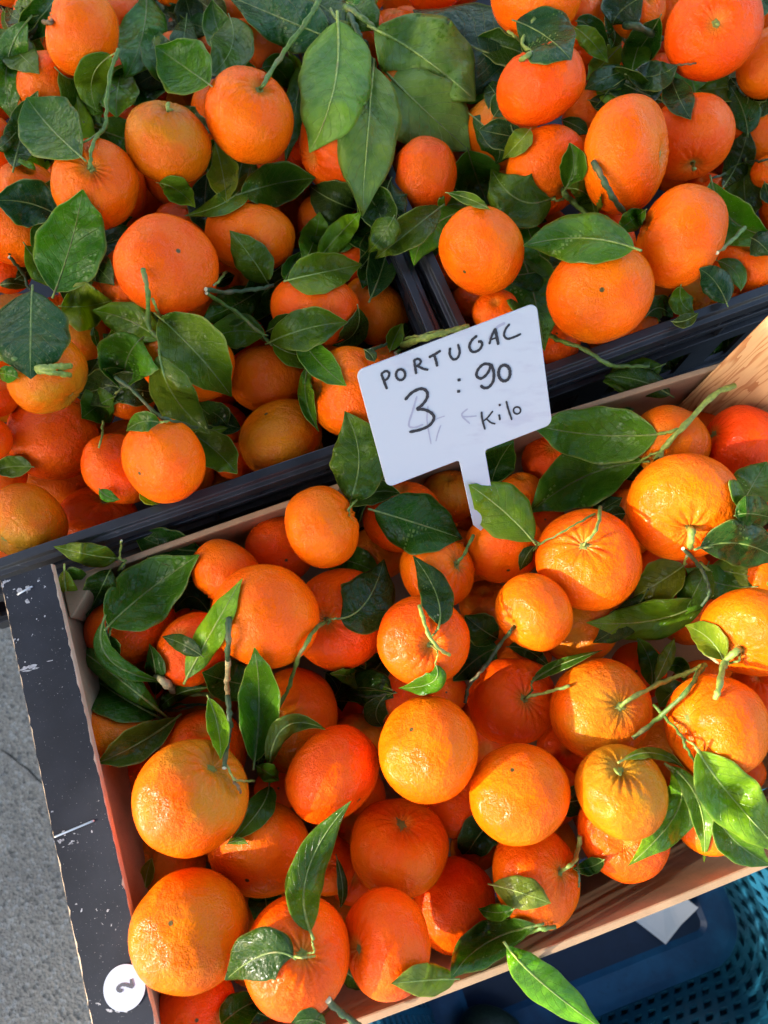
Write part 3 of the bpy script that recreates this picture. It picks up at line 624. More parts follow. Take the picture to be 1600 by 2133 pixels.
NT_, NP_ = 52, 34
def fruit_mesh(seed, flat, pucker=(0.018, 0.05)):
    r = random.Random(seed); th = np.linspace(0, 2*math.pi, NT_, endpoint=False); ph = np.linspace(0, math.pi, NP_)
    ph[0] = 1e-3; ph[-1] = math.pi-1e-3
    TH, PH = np.meshgrid(th, ph); sx = np.sin(PH); X = sx*np.cos(TH); Y = sx*np.sin(TH); Z = np.cos(PH)
    lump = np.zeros_like(X)
    for _ in range(7):
        k = np.array([r.gauss(0, 1) for _ in range(3)]); k *= r.uniform(1.0, 2.6)/np.linalg.norm(k); lump += r.uniform(0.008, 0.025)*np.sin(X*k[0]+Y*k[1]+Z*k[2]+r.uniform(0, 6.28))
    for _ in range(6):
        k = np.array([r.gauss(0, 1) for _ in range(3)]); k *= r.uniform(4, 8)/np.linalg.norm(k); lump += r.uniform(0.002, 0.006)*np.sin(X*k[0]+Y*k[1]+Z*k[2]+r.uniform(0, 6.28))
    nseg = r.choice([7, 8, 9]); wob = r.uniform(0, 6.28)
    fur = np.cos(nseg*TH+wob+0.8*np.sin(TH+r.uniform(0, 6.28)))*(0.75+0.5*np.sin(2*TH+r.uniform(0, 6.28)))
    top = (Z > 0); prof = np.exp(-((sx-0.32)/0.26)**2)*top; amp = r.uniform(*pucker)
    lump += -amp*np.abs(fur)**0.7*prof*1.3 + 0.004*np.cos(nseg*TH+wob)*sx
    dim = r.uniform(0.10, 0.19); neck = r.uniform(-0.02, 0.06)
    R_ = 1+lump
    Zs = Z*flat*R_ - top*dim*np.exp(-(sx/0.20)**2) + top*neck*np.exp(-((sx-0.38)/0.2)**2) + (~top)*r.uniform(0.02, 0.07)*np.exp(-(sx/0.28)**2)
    Xs = X*R_*(1+0.04*np.abs(Z)**3*0); Ys = Y*R_*r.uniform(0.95, 1.0)
    # slightly squarer shoulders than an ellipsoid
    sq = 1+0.045*np.sin(2*PH)**2; Xs *= sq; Ys *= sq
    nrm = 1/np.max(np.hypot(Xs, Ys)); V = np.stack([Xs*nrm, Ys*nrm, Zs], -1).reshape(-1, 3)
    F = [(i*NT_+j, (i+1)*NT_+j, (i+1)*NT_+(j+1) % NT_, i*NT_+(j+1) % NT_) for i in range(NP_-1) for j in range(NT_)]
    F.append(tuple(reversed(range(NT_)))) if False else None
    F = [q for q in F if q]; F.append(tuple(range(NT_))); F.append(tuple((NP_-1)*NT_+j for j in reversed(range(NT_))))
    me = bpy.data.meshes.new('mandarin'); me.from_pydata([tuple(p) for p in V], [], F); me.update()
    me.polygons.foreach_set('use_smooth', [True]*len(me.polygons)); me.materials.append(PEEL)
    return me, dim, V[0][2]
def calyx_mesh():
    V = [(0, 0, 0.022)]; F = []; n = 20
    for ring, (rad, z) in enumerate(((0.035, 0.03), (0.075, 0.012), (0.12, 0.0))):
        for j in range(n):
            t = 2*math.pi*j/n; lob = 1+0.38*math.cos(5*t)*(ring/2)
            V.append((rad*lob*math.cos(t), rad*lob*math.sin(t), z+0.012*math.cos(5*t)*(ring == 2)))
    for j in range(n): F.append((0, 1+j, 1+(j+1) % n))
    for k in range(2):
        for j in range(n): F.append((1+k*n+j, 1+(k+1)*n+j, 1+(k+1)*n+(j+1) % n, 1+k*n+(j+1) % n))
    me = bpy.data.meshes.new('calyx'); me.from_pydata(V, [], F); me.materials.append(STEM)
    me.polygons.foreach_set('use_smooth', [True]*len(me.polygons)); return me
CALYX = calyx_mesh()
def quat_from_axis(ax, spin): return (Vector(ax).to_track_quat('Z', 'Y') @ Matrix.Rotation(spin, 3, 'Z').to_quaternion())
STEMMED = set()
def jit(c, s, r): return tuple(max(0.002, x*(1+r.uniform(-s, s))) for x in c)
rj = random.Random(5)
for f in fr:
    me, dim, ztop = fruit_mesh(100+f['id'], f['flat'], (0.045, 0.095) if f['kind'] == 's' else (0.018, 0.05))
    o = bpy.data.objects.new('mandarin', me); COL.objects.link(o); f['o'] = o
    o.location = f['c']; o.rotation_mode = 'XYZ'; o.scale = (f['r'],)*3; f['spin'] = rj.uniform(0, 6.28)
    o.rotation_euler = quat_from_axis(f['axis'], f['spin']).to_euler()
    c, g = COLS[f['col']]; o.color = (*jit(c, 0.05, rj), g)
    f['ztop'] = ztop
    if f['kind'] == 's':
        k_ = bpy.data.objects.new('calyx', CALYX); COL.objects.link(k_); k_.parent = o; k_.location = (0, 0, ztop-0.004); k_.rotation_euler = (0, 0, rj.uniform(0, 6)); k_.scale = (1.15,)*3
        k_.color = (0.16, 0.20, 0.035, 1)
        f['pole'] = f['c']+np.asarray(f['axis'])*(f['r']*ztop)
FILLM = [fruit_mesh(900+i, 0.82)[0] for i in range(6)]
for i, (c, p, r) in enumerate(fill):
    o = bpy.data.objects.new('mandarin', FILLM[i % 6]); COL.objects.link(o); o.location = p; o.scale = (r,)*3
    o.rotation_euler = (rj.uniform(-0.5, 0.5), rj.uniform(-0.5, 0.5), rj.uniform(0, 6)); cc = COLS[rj.choice('oord')]; o.color = (*jit(cc[0], 0.05, rj), cc[1])
    nm = {'W': 'the wooden crate', 'L': 'the leafier black crate', 'R': 'the sparser black crate'}[c]
    tag(o, 'mandarin low in the heap of '+nm+', nearly buried', 'mandarin', 'buried mandarins in '+nm)

# ------------------------------------------------------------------ surface lookup for laying leaves and stems
FC = np.array([f['c'] for f in fr]+[p for _, p, _ in fill]); FR = np.array([f['r'] for f in fr]+[r for _, _, r in fill])
FA = np.array([f['axis'] for f in fr]+[np.array([0, 0, 1.0])]*len(fill)); FF = np.array([f['flat'] for f in fr]+[0.82]*len(fill))
FLAY = np.array([f['layer'] for f in fr]+[3]*len(fill))
def ell_transform(p): # to unit-sphere space of every fruit
    d = p[None, :]-FC; al = np.einsum('ij,ij->i', d, FA)
    return d, al
def surf_depth(x, y, lay=0, grow=0.0):
    r = ray(x, y); R_ = FR+grow
    m = FLAY >= lay
    # squash space along each axis so fruit become spheres
    o = CAM[None, :]-FC; oa = np.einsum('ij,ij->i', o, FA); ra = FA @ r
    k = 1/FF-1
    O = o+FA*(oa*k)[:, None]; Rv = r[None, :]+FA*(ra*k)[:, None]
    A = np.einsum('ij,ij->i', Rv, Rv); B = np.einsum('ij,ij->i', O, Rv); C_ = np.einsum('ij,ij->i', O, O)-R_**2
    disc = B*B-A*C_; ok = (disc > 0) & m
    if not ok.any(): return None
    return float(np.min((-B[ok]-np.sqrt(disc[ok]))/A[ok]))
def floor_depth(x, y):
    p = at_z(x, y, -0.04); return depth_of(p)
CROP = {'A': (0, 0), 'B': (530, 0), 'C': (1060, 0), 'D': (0, 530), 'E': (530, 530), 'F': (1060, 530), 'G': (0, 1060), 'H': (530, 1060), 'I': (1060, 1060), 'J': (0, 1593), 'K': (530, 1593), 'M': (1060, 1593)}
Q = 540/1600
def cp(c, x, y): return (CROP[c][0]+x*Q, CROP[c][1]+y*Q)
TONES = {'d': (0.024, 0.078, 0.006), 'b': (0.022, 0.078, 0.020), 'm': (0.060, 0.160, 0.007), 'l': (0.150, 0.29, 0.012), 'y': (0.15, 0.27, 0.02), 'o': (0.055, 0.085, 0.012)}  # b carries blue sky gloss in its colour; y also marks sunlit leaves
TW = {'d': 'dark green', 'b': 'sky-tinted dark green', 'm': 'mid green', 'l': 'light green', 'y': 'yellow-green', 'o': 'olive green'}

# stems: name owner width(crop px) colour crop x y x y ...
STEM_TXT = '''
s1 F4 15 g A 730 305 690 430 662 600 650 780 590 850 560 950 555 1055|s1b F4 8 g A 650 790 590 835 500 890|s2 F1 20 k A 280 15 272 120 200 190 130 265 98 345|s2b F1 14 n A 268 135 330 140
s3 F11 18 g B 405 -10 330 120 230 250 130 400 45 540|s4 Ttop 20 g B 560 40 680 120 750 185|s4b Ttop 12 l B 445 -10 470 60 512 130|s4c Ttop 22 k B 590 90 620 160 650 230 700 290|s4d Ttop 12 g B 410 10 480 80
s5 Tc1 14 l C 160 112 85 250 140 325|s5b Tc1 11 l C -5 195 40 225 80 262|s5c Tc1 18 l C 130 335 72 372|s6 Tc6 22 k C 522 1000 590 1120 650 1230 722 1322|s7 F58 20 g C 335 1185 400 1250 512 1352|s7b F58 9 l C 255 1230 350 1232
s8 Tc8 16 g C 1455 1405 1370 1490 1285 1560|s9 Tc6 12 l C 600 1335 662 1402|s10 Tc10 24 k C 715 155 800 165 940 240|s10b Tc10 8 l C 905 185 880 250|s10c Tc10 7 n C 1035 402 1155 390|s61 F61 9 k C 1440 985 1500 998 1605 982|s61b F61 9 k C 1395 1045 1330 1075 1245 1100
s11 Td11 18 g D 885 88 910 230 920 440 980 520|s11b Td11 10 l D 940 270 990 385|s11c Td11 8 l D 912 450 860 532|s11d Td11 8 g D 980 520 990 622|s12 Td12 14 k D 712 758 830 850 940 960 1040 1020 1215 1068|s12b Td12 9 l D 705 872 772 808|s12c Td12 8 l D 985 1038 1050 1025
s13 Td1 26 l D 230 705 320 695 432 688|s13b Td1 22 l D 235 720 320 728 432 745|s13c Td1 20 g D -10 640 60 645 110 650|s15 Td1 12 k D 55 15 140 110 170 190 205 228
s14 Td14 16 k D 1270 215 1400 232 1600 212 1690 190|s14b Td14 13 g D 1275 238 1450 350 1600 480 1680 560|s14c Td14 9 l D 1400 108 1320 190|s14d Td14 10 l E -10 440 50 520 112 540|s14e Td14 10 l E 40 440 15 480 60 520
s16 Te16 24 l E 915 560 1050 518 1180 480 1320 445|s16b Te16 11 l E 930 525 1030 500 1165 468|s16c Te16 14 l E 870 612 940 568|s16d Te16 12 k E 715 590 815 552
s17 F80 14 g E 780 1400 915 1308|s17b F80 8 l E 570 1590 640 1500 760 1398|s18 Tf18 16 g F 255 500 340 540 470 590 620 680 730 690 865 690|s19 F96 22 l F 1392 810 1270 868 1080 1060 960 1190 905 1285|s19b F96 12 l F 1080 1068 1000 1092 912 1110|s19c F96 10 l F 950 1215 880 1240 800 1280
s20 F94 14 l I 565 -10 540 130 455 220|s20b F94 8 g I 530 30 350 130 190 220 145 272|s20c F94 7 l I 150 190 195 218
s21 Tg2 8 l G 750 195 738 300 770 325 730 380|s21b Tg2 18 k G 760 335 735 420 700 490 680 560|s21c Tg2 10 k G 665 690 655 780 648 880|s21d Tg2 8 l G 680 490 600 478 545 485|s21e Tg2 8 l G 715 305 780 320|s21f Tg2 9 l G 682 725 675 800
s22 Tg22 22 k G 1412 675 1410 800 1408 930|s22b Tg22 20 w G 1408 930 1405 1050 1405 1150|s22c Tg22 20 k G 1405 1150 1415 1250 1420 1340 1400 1450 1385 1600|s22d Tg22 8 l J 1400 0 1440 85 1500 100 1570 100|s22e Tg22 12 n J 1440 85 1485 172
s23 Tg23 30 w G 965 1020 1030 1080 1100 1140|s23b Tg23 18 l G 1100 1140 1200 1145 1360 1150|s23c Tg23 12 n G 1030 1240 1110 1240 1192 1220|s23d Tg23 10 k G 980 1260 1090 1210 1290 1210
s24 F86 16 g H 430 690 340 790 260 950 210 1110 152 1222|s24b F86 8 l H 440 682 530 675|s25 F89 15 l H 1018 598 1070 760 1130 850 1205 902|s25b F89 7 g H 1140 718 1120 755 1095 785|s25c F89 6 l H 1130 865 1128 910 1118 965
s26 F87 12 g H 1352 160 1300 270 1250 342|s27 F93 14 k H 1600 735 1520 830 1420 980 1330 1080 1300 1195|s28 Th4 10 k H 870 1130 700 1160 560 1110
s29 F104 12 l I 375 1092 240 1130 100 1168|s29b F104 6 g I 150 1130 140 1070 180 1015|s30 F105 18 l I 1215 960 1100 1012 900 1090 690 1210|s30b Ti30 18 g I 1200 965 1100 1120 920 1290 765 1415|s30c Ti30 12 g I 890 1208 1050 1380 1100 1480 1145 1560|s30d Ti30 8 l I 1060 1400 1130 1450 1190 1500
s31 F95 26 l I 1130 130 1122 235|s31b Ti31 14 k I 1075 245 1170 340 1212 430 1235 520 1190 600|s31c Ti31 9 l I 1100 290 1075 350|s31d Ti31 12 l I 1180 330 1240 390|s31e F95 10 l I 1170 240 1260 232
s32 F102 24 l I 1420 870 1330 950 1300 1090 1275 1172|s32b F102 14 w I 1205 890 1300 950|s32c F102 10 l I 1330 965 1440 930|s33 F126 16 l M 442 438 412 580 355 645|s33b F126 8 k M 412 580 432 660 432 755
s34 F119 7 l K 372 1160 358 1100 348 1030|s34b F119 8 l K 235 1185 300 1190 375 1178|s35 Tk35 24 k K 455 1450 540 1530 650 1610|s35b Tk35 10 l K 480 1512 420 1550 350 1610|s36 Tm36 18 g M -5 1085 130 1030 285 1000
s127 F127 10 l M 655 25 690 70|s54 F54 12 l C 1283 150 1290 160|s60 F60 12 l C 1138 1035 1146 1050|s3f F3 14 l A 1040 640 1038 690|s37 Te17 8 l D 635 1030 632 1110 610 1195'''
SCOL = {'g': (0.075, 0.145, 0.022), 'k': (0.030, 0.065, 0.022), 'l': (0.17, 0.24, 0.045), 'n': (0.12, 0.075, 0.03), 'w': (0.42, 0.36, 0.17)}
# leaves: crop, base, mid, tip, width, layer, tone, flags (u underside, t rolled tube, c0.x curl, =owner)
LEAF_TXT = '''
A 170 130 40 420 95 760 200 0 m =F1|A 500 968 300 775 165 600 330 0 m =F4 f|A 360 950 240 965 110 1000 150 1 l|A 690 340 570 480 600 690 190 0 l c1.0|A 900 -40 880 220 770 490 260 0 m|A 870 380 855 520 830 650 290 1 d|A 1290 520 1130 405 958 285 300 0 m
A 1420 108 1430 290 1300 470 230 0 m|A 1330 888 1375 1070 1400 1252 165 1 l|A 1540 1060 1420 1230 1140 1332 120 1 m c1.1|A 980 1130 1090 1170 1205 1280 130 0 l c1.1|A 340 1320 160 1250 -40 1240 250 0 b|A 340 1800 445 1480 510 1172 370 0 m =Td1|A 310 1400 250 1450 230 1590 110 1 m
A 290 60 180 40 75 40 110 1 m|A 20 60 130 190 280 320 130 2 m|A 1140 -30 1170 80 1200 190 160 1 b|A 1220 0 1310 60 1400 120 150 1 o|B 450 230 210 130 -170 -30 290 0 b|A 1080 690 1200 730 1310 830 110 1 d =F3|A 960 180 935 330 890 420 110 1 l|A 110 800 40 880 -30 930 80 1 d
A 980 110 1080 140 1230 210 90 2 d|A 600 830 520 800 430 740 110 1 l =F4|A 640 1500 700 1400 820 1340 100 2 d|A 240 60 120 120 40 40 140 2 d|A 700 560 600 640 640 700 120 2 m
B 515 128 490 560 340 942 380 0 l u =Ttop ff c0.9|B 735 410 700 800 665 1338 335 0 l u =Ttop f c0.8|B 740 180 1060 370 1362 622 470 0 l u =Ttop f c0.9|B 800 440 1050 680 1330 932 400 1 m u|B 1640 370 1350 290 980 60 470 1 b|B -80 1195 150 1130 375 1100 225 0 m|B 620 1290 470 1230 340 1148 220 1 o
B 310 1615 375 1460 402 1308 150 0 l|B 395 1600 530 1440 662 1308 135 0 l|B 840 1110 830 1240 940 1372 200 1 d|B 700 1300 730 1420 740 1590 330 2 d|B 1150 1278 960 1425 738 1602 170 0 m|B 1285 1308 1080 1420 985 1640 190 1 l|B 1150 1300 1230 1260 1330 1285 150 1 l
B 1198 1192 1330 1230 1452 1292 62 0 y|B 1320 930 1370 1090 1445 1262 250 1 m c1.0|C 258 1226 60 1232 -110 1040 290 0 m =F58|B 1350 720 1500 880 1490 1012 180 1 d|C 130 800 60 880 -40 985 115 1 l|C -60 1290 40 1360 150 1452 150 1 m|B 210 325 275 470 250 655 75 1 l =F11|B 300 380 260 640 190 1015 120 2 m
B 300 -40 420 40 560 150 260 1 d|B 560 -30 650 70 770 190 210 1 m|B 560 300 630 430 700 580 220 1 d|B 640 1180 760 1290 800 1480 200 1 d|B 860 1340 800 1440 700 1560 150 0 m|B 520 130 575 190 632 262 75 0 l =Ttop|B 540 0 650 30 770 -10 120 1 m|B 50 420 150 430 240 565 160 1 m|B 290 370 350 320 412 310 80 2 d|B 1480 720 1560 640 1640 700 150 2 d
C 45 132 230 225 385 370 310 0 b =Tc1 f|C 830 -20 700 60 640 157 235 0 b|C 405 168 510 255 610 385 120 0 l c1.3|C 420 130 510 180 602 340 130 1 d|C 692 278 600 375 478 495 140 1 l|C 742 430 600 480 468 552 130 0 d|C 733 462 890 470 1042 400 160 0 b =Tc10|C 538 558 690 590 832 590 120 1 l
C 930 110 830 270 728 392 170 1 d|C 350 1165 400 1020 375 882 140 0 m c1.0 =F58|C 370 1160 490 1210 530 1352 150 0 m =F58|C 775 1532 440 1470 92 1517 265 0 m|C 842 1298 760 1360 668 1432 110 0 m c1.0 =F62|C 1460 1000 1455 1190 1490 1372 235 0 m =F61|C 1250 1120 1380 1360 1640 1460 230 1 m
C 1500 1470 1560 1510 1620 1580 150 1 b|C 1580 1130 1600 1200 1620 1260 80 1 b|F 70 -20 150 230 220 592 280 1 m|C 155 340 60 420 -60 480 150 1 d =Tc1|C 650 190 655 240 630 300 70 0 d|C 1370 480 1450 560 1600 600 120 2 d|C 500 620 600 640 700 650 110 2 d|C 330 740 420 780 490 830 90 2 d
D 200 225 190 500 190 768 420 0 b =Td1|D 378 320 520 320 690 285 250 0 l|D 982 522 790 405 568 345 190 0 l =Td11|D 872 520 785 650 760 840 320 0 m =Td11 f|D 985 388 1215 610 1430 878 320 0 m =Td11|D 985 620 1080 880 1297 1107 220 0 m =Td11|D 705 880 610 930 505 1012 205 0 m =Td12|D 985 1038 880 1032 778 1090 105 0 m =Td12
D 1640 200 1440 320 1248 402 190 0 m =Td14|D 1320 190 1390 150 1450 130 75 1 d|D 1655 175 1560 30 1418 -148 190 0 m =Td14|D 110 760 50 740 -30 730 90 0 m|D 600 570 585 500 575 448 45 0 d|D 620 640 550 740 500 815 160 1 d|D 192 1310 60 1310 -40 1340 115 1 m|D 1190 1108 1330 1210 1462 1352 190 1 m
D 885 1430 930 1490 985 1530 100 1 l|D 1250 950 1340 990 1400 1060 130 2 d|D 1300 1092 1350 1080 1408 1070 42 1 l|D 0 190 90 180 185 205 60 2 o|D 100 150 160 110 222 60 80 2 d|D 615 1450 665 1492 742 1512 62 0 m =F37|D 1300 440 1420 520 1520 570 200 2 d
E 208 160 430 110 662 62 215 0 l =Td14|E 190 160 230 80 292 -20 90 1 m|E 98 540 330 455 572 418 215 0 m =Td14 f|E 110 550 280 620 452 578 140 1 l =Td14|E 75 475 170 430 282 390 100 1 d|E 838 592 870 510 912 428 85 0 l|E 335 678 318 880 397 1092 82 0 m|E 640 330 620 480 480 562 130 1 d
E 930 500 980 440 1000 360 100 2 d|E 588 1522 645 1240 558 968 290 0 m =F80 f|E 590 1560 730 1470 897 1475 120 0 o =F80|E 1460 1425 1510 1280 1600 1148 170 1 d|E 1720 1770 1540 1585 1322 1420 270 0 l =F94|E 680 588 720 620 742 662 60 1 d|H 740 10 1020 95 1285 185 310 0 d
F 918 1110 520 1112 135 1048 300 0 m =F96 f|F 822 1280 470 1370 125 1595 300 0 m =F96|F 1425 1572 1500 1430 1595 1278 225 0 m|F 1345 302 1270 165 1175 90 165 0 b|F 1290 40 1400 110 1432 225 110 1 m|F 1060 200 1070 300 1145 360 130 0 m|F 1010 415 1090 408 1172 360 70 0 o|F 850 380 930 330 1012 390 140 2 d
F 640 1002 710 970 776 955 42 2 d|F 520 1600 600 1560 700 1500 120 2 d|I 1400 40 1500 30 1640 60 200 0 d
G 722 305 540 280 332 232 125 0 l =Tg2|G 672 722 910 510 1228 283 320 0 m =Tg2|G 560 482 480 500 390 570 240 0 m =Tg2|G 398 375 425 620 480 800 140 0 l c0.9|G 682 375 610 520 535 668 175 0 d =Tg2|G 990 1252 700 1020 430 822 130 0 m t|G 640 690 680 930 1005 1067 105 0 m c1.0 =Tg2|G 972 1282 700 1130 458 958 270 1 d
G 960 1152 960 1000 923 832 105 1 d|G 1088 1290 850 1450 602 1568 175 0 m =Tg23|G 1150 1050 1295 780 1497 428 150 0 l c1.2|G 1245 905 1130 835 1002 788 95 0 d|G 1562 1092 1400 1060 1248 1010 220 1 d|G 1288 1168 1345 1340 1362 1545 110 0 l c0.9 =Tg22|G 1570 1560 1600 1180 1570 858 210 0 m =Tg22|H 20 1600 60 1400 100 1250 100 1 d
H 88 1605 190 1345 437 1360 110 0 y c1.0 =Tg22|G 1290 1100 1080 1150 978 1262 75 0 m|G 670 780 690 860 722 942 90 1 d|G 1290 640 1180 540 1080 640 150 2 d
H 532 676 690 575 800 310 300 0 d =F86|H 1140 718 1120 520 978 288 170 0 d c0.9 =F89|H 1120 962 1095 1070 888 1106 115 0 m c1.0 =F89|H 832 1110 660 1050 468 1018 115 1 m =Th4|H 850 1140 660 1160 558 1118 72 1 d =Th4|H 1502 802 1400 740 1298 658 170 1 d|H 1502 860 1380 920 1228 1062 250 2 b|H 440 1010 510 1100 542 1252 130 2 d|H 800 1160 750 1260 792 1342 130 2 d
K 92 130 30 280 -150 482 135 1 m =Tg22|K 0 0 85 50 152 100 95 0 y|J 1400 492 1460 470 1532 490 42 0 l
I 1080 350 930 450 765 545 210 0 l =Ti31|I 1225 555 900 685 478 702 200 0 l =Ti31|I 1322 932 1235 800 1088 718 155 0 l c0.8 =F102|I 1240 390 1400 395 1640 470 180 0 l =Ti31|I 1180 240 1440 215 1680 330 245 0 b =F95|I 882 1092 870 940 788 788 120 0 m|I 900 1072 970 930 1022 798 80 0 l|I 958 992 1050 970 1082 1072 92 1 m
I 1082 1090 1000 1140 928 1222 170 1 m|I 150 1062 300 970 577 873 62 0 m =F104|I 0 850 130 880 262 992 80 0 d|I 160 230 110 290 68 382 72 1 d|I 720 30 640 40 558 80 100 1 d|I 700 1552 900 1508 1082 1602 62 0 y|M 1170 -80 1375 200 1700 560 290 0 l =Ti30 f|M 1000 30 1045 270 735 626 220 0 l c0.8|M 990 10 1170 230 1205 602 120 0 y|M 1280 320 1420 490 1620 622 190 0 m
K 346 1030 330 650 597 223 195 0 m =F119|K 238 1186 60 1170 -180 1330 290 0 d =F119|K 1242 1322 1050 1330 843 1350 175 0 y|K 1740 990 1420 1110 1215 1318 220 0 m =Tm36|K 540 1260 620 1320 702 1382 120 1 d|K 510 578 545 760 530 882 52 1 d|K 100 1560 20 1530 -60 1500 110 1 d|J 1370 1600 1480 1510 1620 1440 180 1 d|K 440 1602 340 1570 228 1592 110 0 d =Tk35
K 1468 740 1650 790 1830 855 175 0 y|K 1602 890 1490 912 1383 888 92 0 m|K 1560 1120 1780 1350 2160 1640 200 0 l c0.9|M 582 590 500 630 398 640 90 1 d|J 895 762 908 670 937 578 72 0 l c1.0'''
def rim_depth(x, y):
    best = None
    for k_, (u0, v0, L, W, a) in enumerate(BC):
        p = at_z(x, y, RIM+0.001); X_, Y_ = p @ U2-u0, p @ V2-v0; X_, Y_ = X_*math.cos(a)+Y_*math.sin(a), -X_*math.sin(a)+Y_*math.cos(a)
        m = 0.014
        if -m < X_ < L+m and -m < Y_ < W+m and not (m < X_ < L-m and m < Y_ < W-m): best = depth_of(p) if best is None else min(best, depth_of(p))
    p = at_z(x, y, 0.001); u, v = p @ U2, p @ V2
    if UL-0.01 < u < UR+0.02 and (abs(v-VB-0.004) < 0.008 or abs(v-VF+0.004) < 0.008): d_ = depth_of(p); best = d_ if best is None else min(best, d_)
    return best
def depth_at(x, y, lay):
    s_ = surf_depth(x, y, lay, 0.0006)
    if lay == 0 and 950 < x < 1030 and 960 < y < 1110:
        r = ray(x, y); d_ = float(((so-CAM) @ sn)/(r @ sn))-0.001; s_ = d_ if s_ is None else min(s_, d_)
    if lay <= 1:
        r_ = rim_depth(x, y)
        if r_ is not None: s_ = r_ if s_ is None else min(s_, r_)
    return s_
def depths(pts, lay, lift):
    ds = [depth_at(x, y, lay) for x, y in pts]
    ok = [d for d in ds if d is not None]
    base = min(ok) if ok else depth_of(at_z(*pts[0], 0.014))
    ds = [min(d if d is not None else base+0.03, base+0.032) for d in ds]
    return np.array(ds)-lift
TWIGS = {}
def owner_obj(code):
    if code.startswith('F'): return FID[int(code[1:])]['o']
    return TWIGS.get(code)
stems = []
for item in STEM_TXT.replace('\n', '|').split('|'):
    w = item.split()
    if not w: continue
    xy = list(map(float, w[5:])); pts = [cp(w[4], xy[i], xy[i+1]) for i in range(0, len(xy), 2)]
    stems.append(dict(n=w[0], own=w[1], w=float(w[2])*Q, col=w[3], pts=pts))
SPINE = {}
for st in stems:
    P2 = catmull(st['pts'], 7); P2[1:-1] += RNG.normal(0, 0.9, P2[1:-1].shape); ds = depths(P2, 0, 0.0)
    rad = st['w']/2*ds/FPX*1.4
    ds = ds-rad-0.0008
    ds = ds-0.006*np.sin(np.linspace(0, math.pi, len(ds)))*min(1, len(ds)/8)
    for _ in range(12):
        sm = ds.copy(); sm[1:-1] = 0.25*ds[:-2]+0.5*ds[1:-1]+0.25*ds[2:]; ds = np.minimum(sm, ds) if _ < 4 else sm
    own = st['own']
    if own[0] == 'F' and FID[int(own[1:])].get('pole') is not None:
        f = FID[int(own[1:])]; px, py, pd = project(f['pole'])
        dl = [math.hypot(p[0]-px, p[1]-py) for p in P2]
        if dl[-1] < 26: P2[-1] = (px, py); ds[-1] = pd
        elif dl[0] < 26: P2[0] = (px, py); ds[0] = pd
    P3 = np.array([at_depth(x, y, d) for (x, y), d in zip(P2, ds)]); SPINE[st['n']] = (P2, ds)
    ku = np.linspace(0, 1, len(rad)); r3 = rad*(1+0.08*np.sin(np.arange(len(rad))*1.9)+sum(0.34*np.exp(-((ku-c_)*len(rad)/1.3)**2) for c_ in ((np.arange(int(len(rad)/7)+1)+0.45)/(int(len(rad)/7)+1))))*np.linspace(1.08, 0.92, len(rad)); r3[0] *= 1.12; r3[-1] *= 1.08
    V, F = tube(P3, r3, 9); nfc = len(F); mi = [0]*nfc; mi[-1] = mi[-2] = 1
    name = 'stem'
    if own[0] == 'F':
        o = mk(name, V, F, mats=[STEM, CUT], mat_idx=mi, smooth=False); set_parent(o, FID[int(own[1:])]['o']); FID[int(own[1:])]['stem'] = True
    elif own not in TWIGS:
        o = mk('twig', V, F, mats=[STEM, CUT], mat_idx=mi, loc=P3[0]); TWIGS[own] = o
    else:
        o = mk('side_stem', V, F, mats=[STEM, CUT], mat_idx=mi); set_parent(o, TWIGS[own])
    o.data.polygons.foreach_set('use_smooth', [True]*(nfc-2)+[False, False]); o.color = (*SCOL[st['col']], 1)

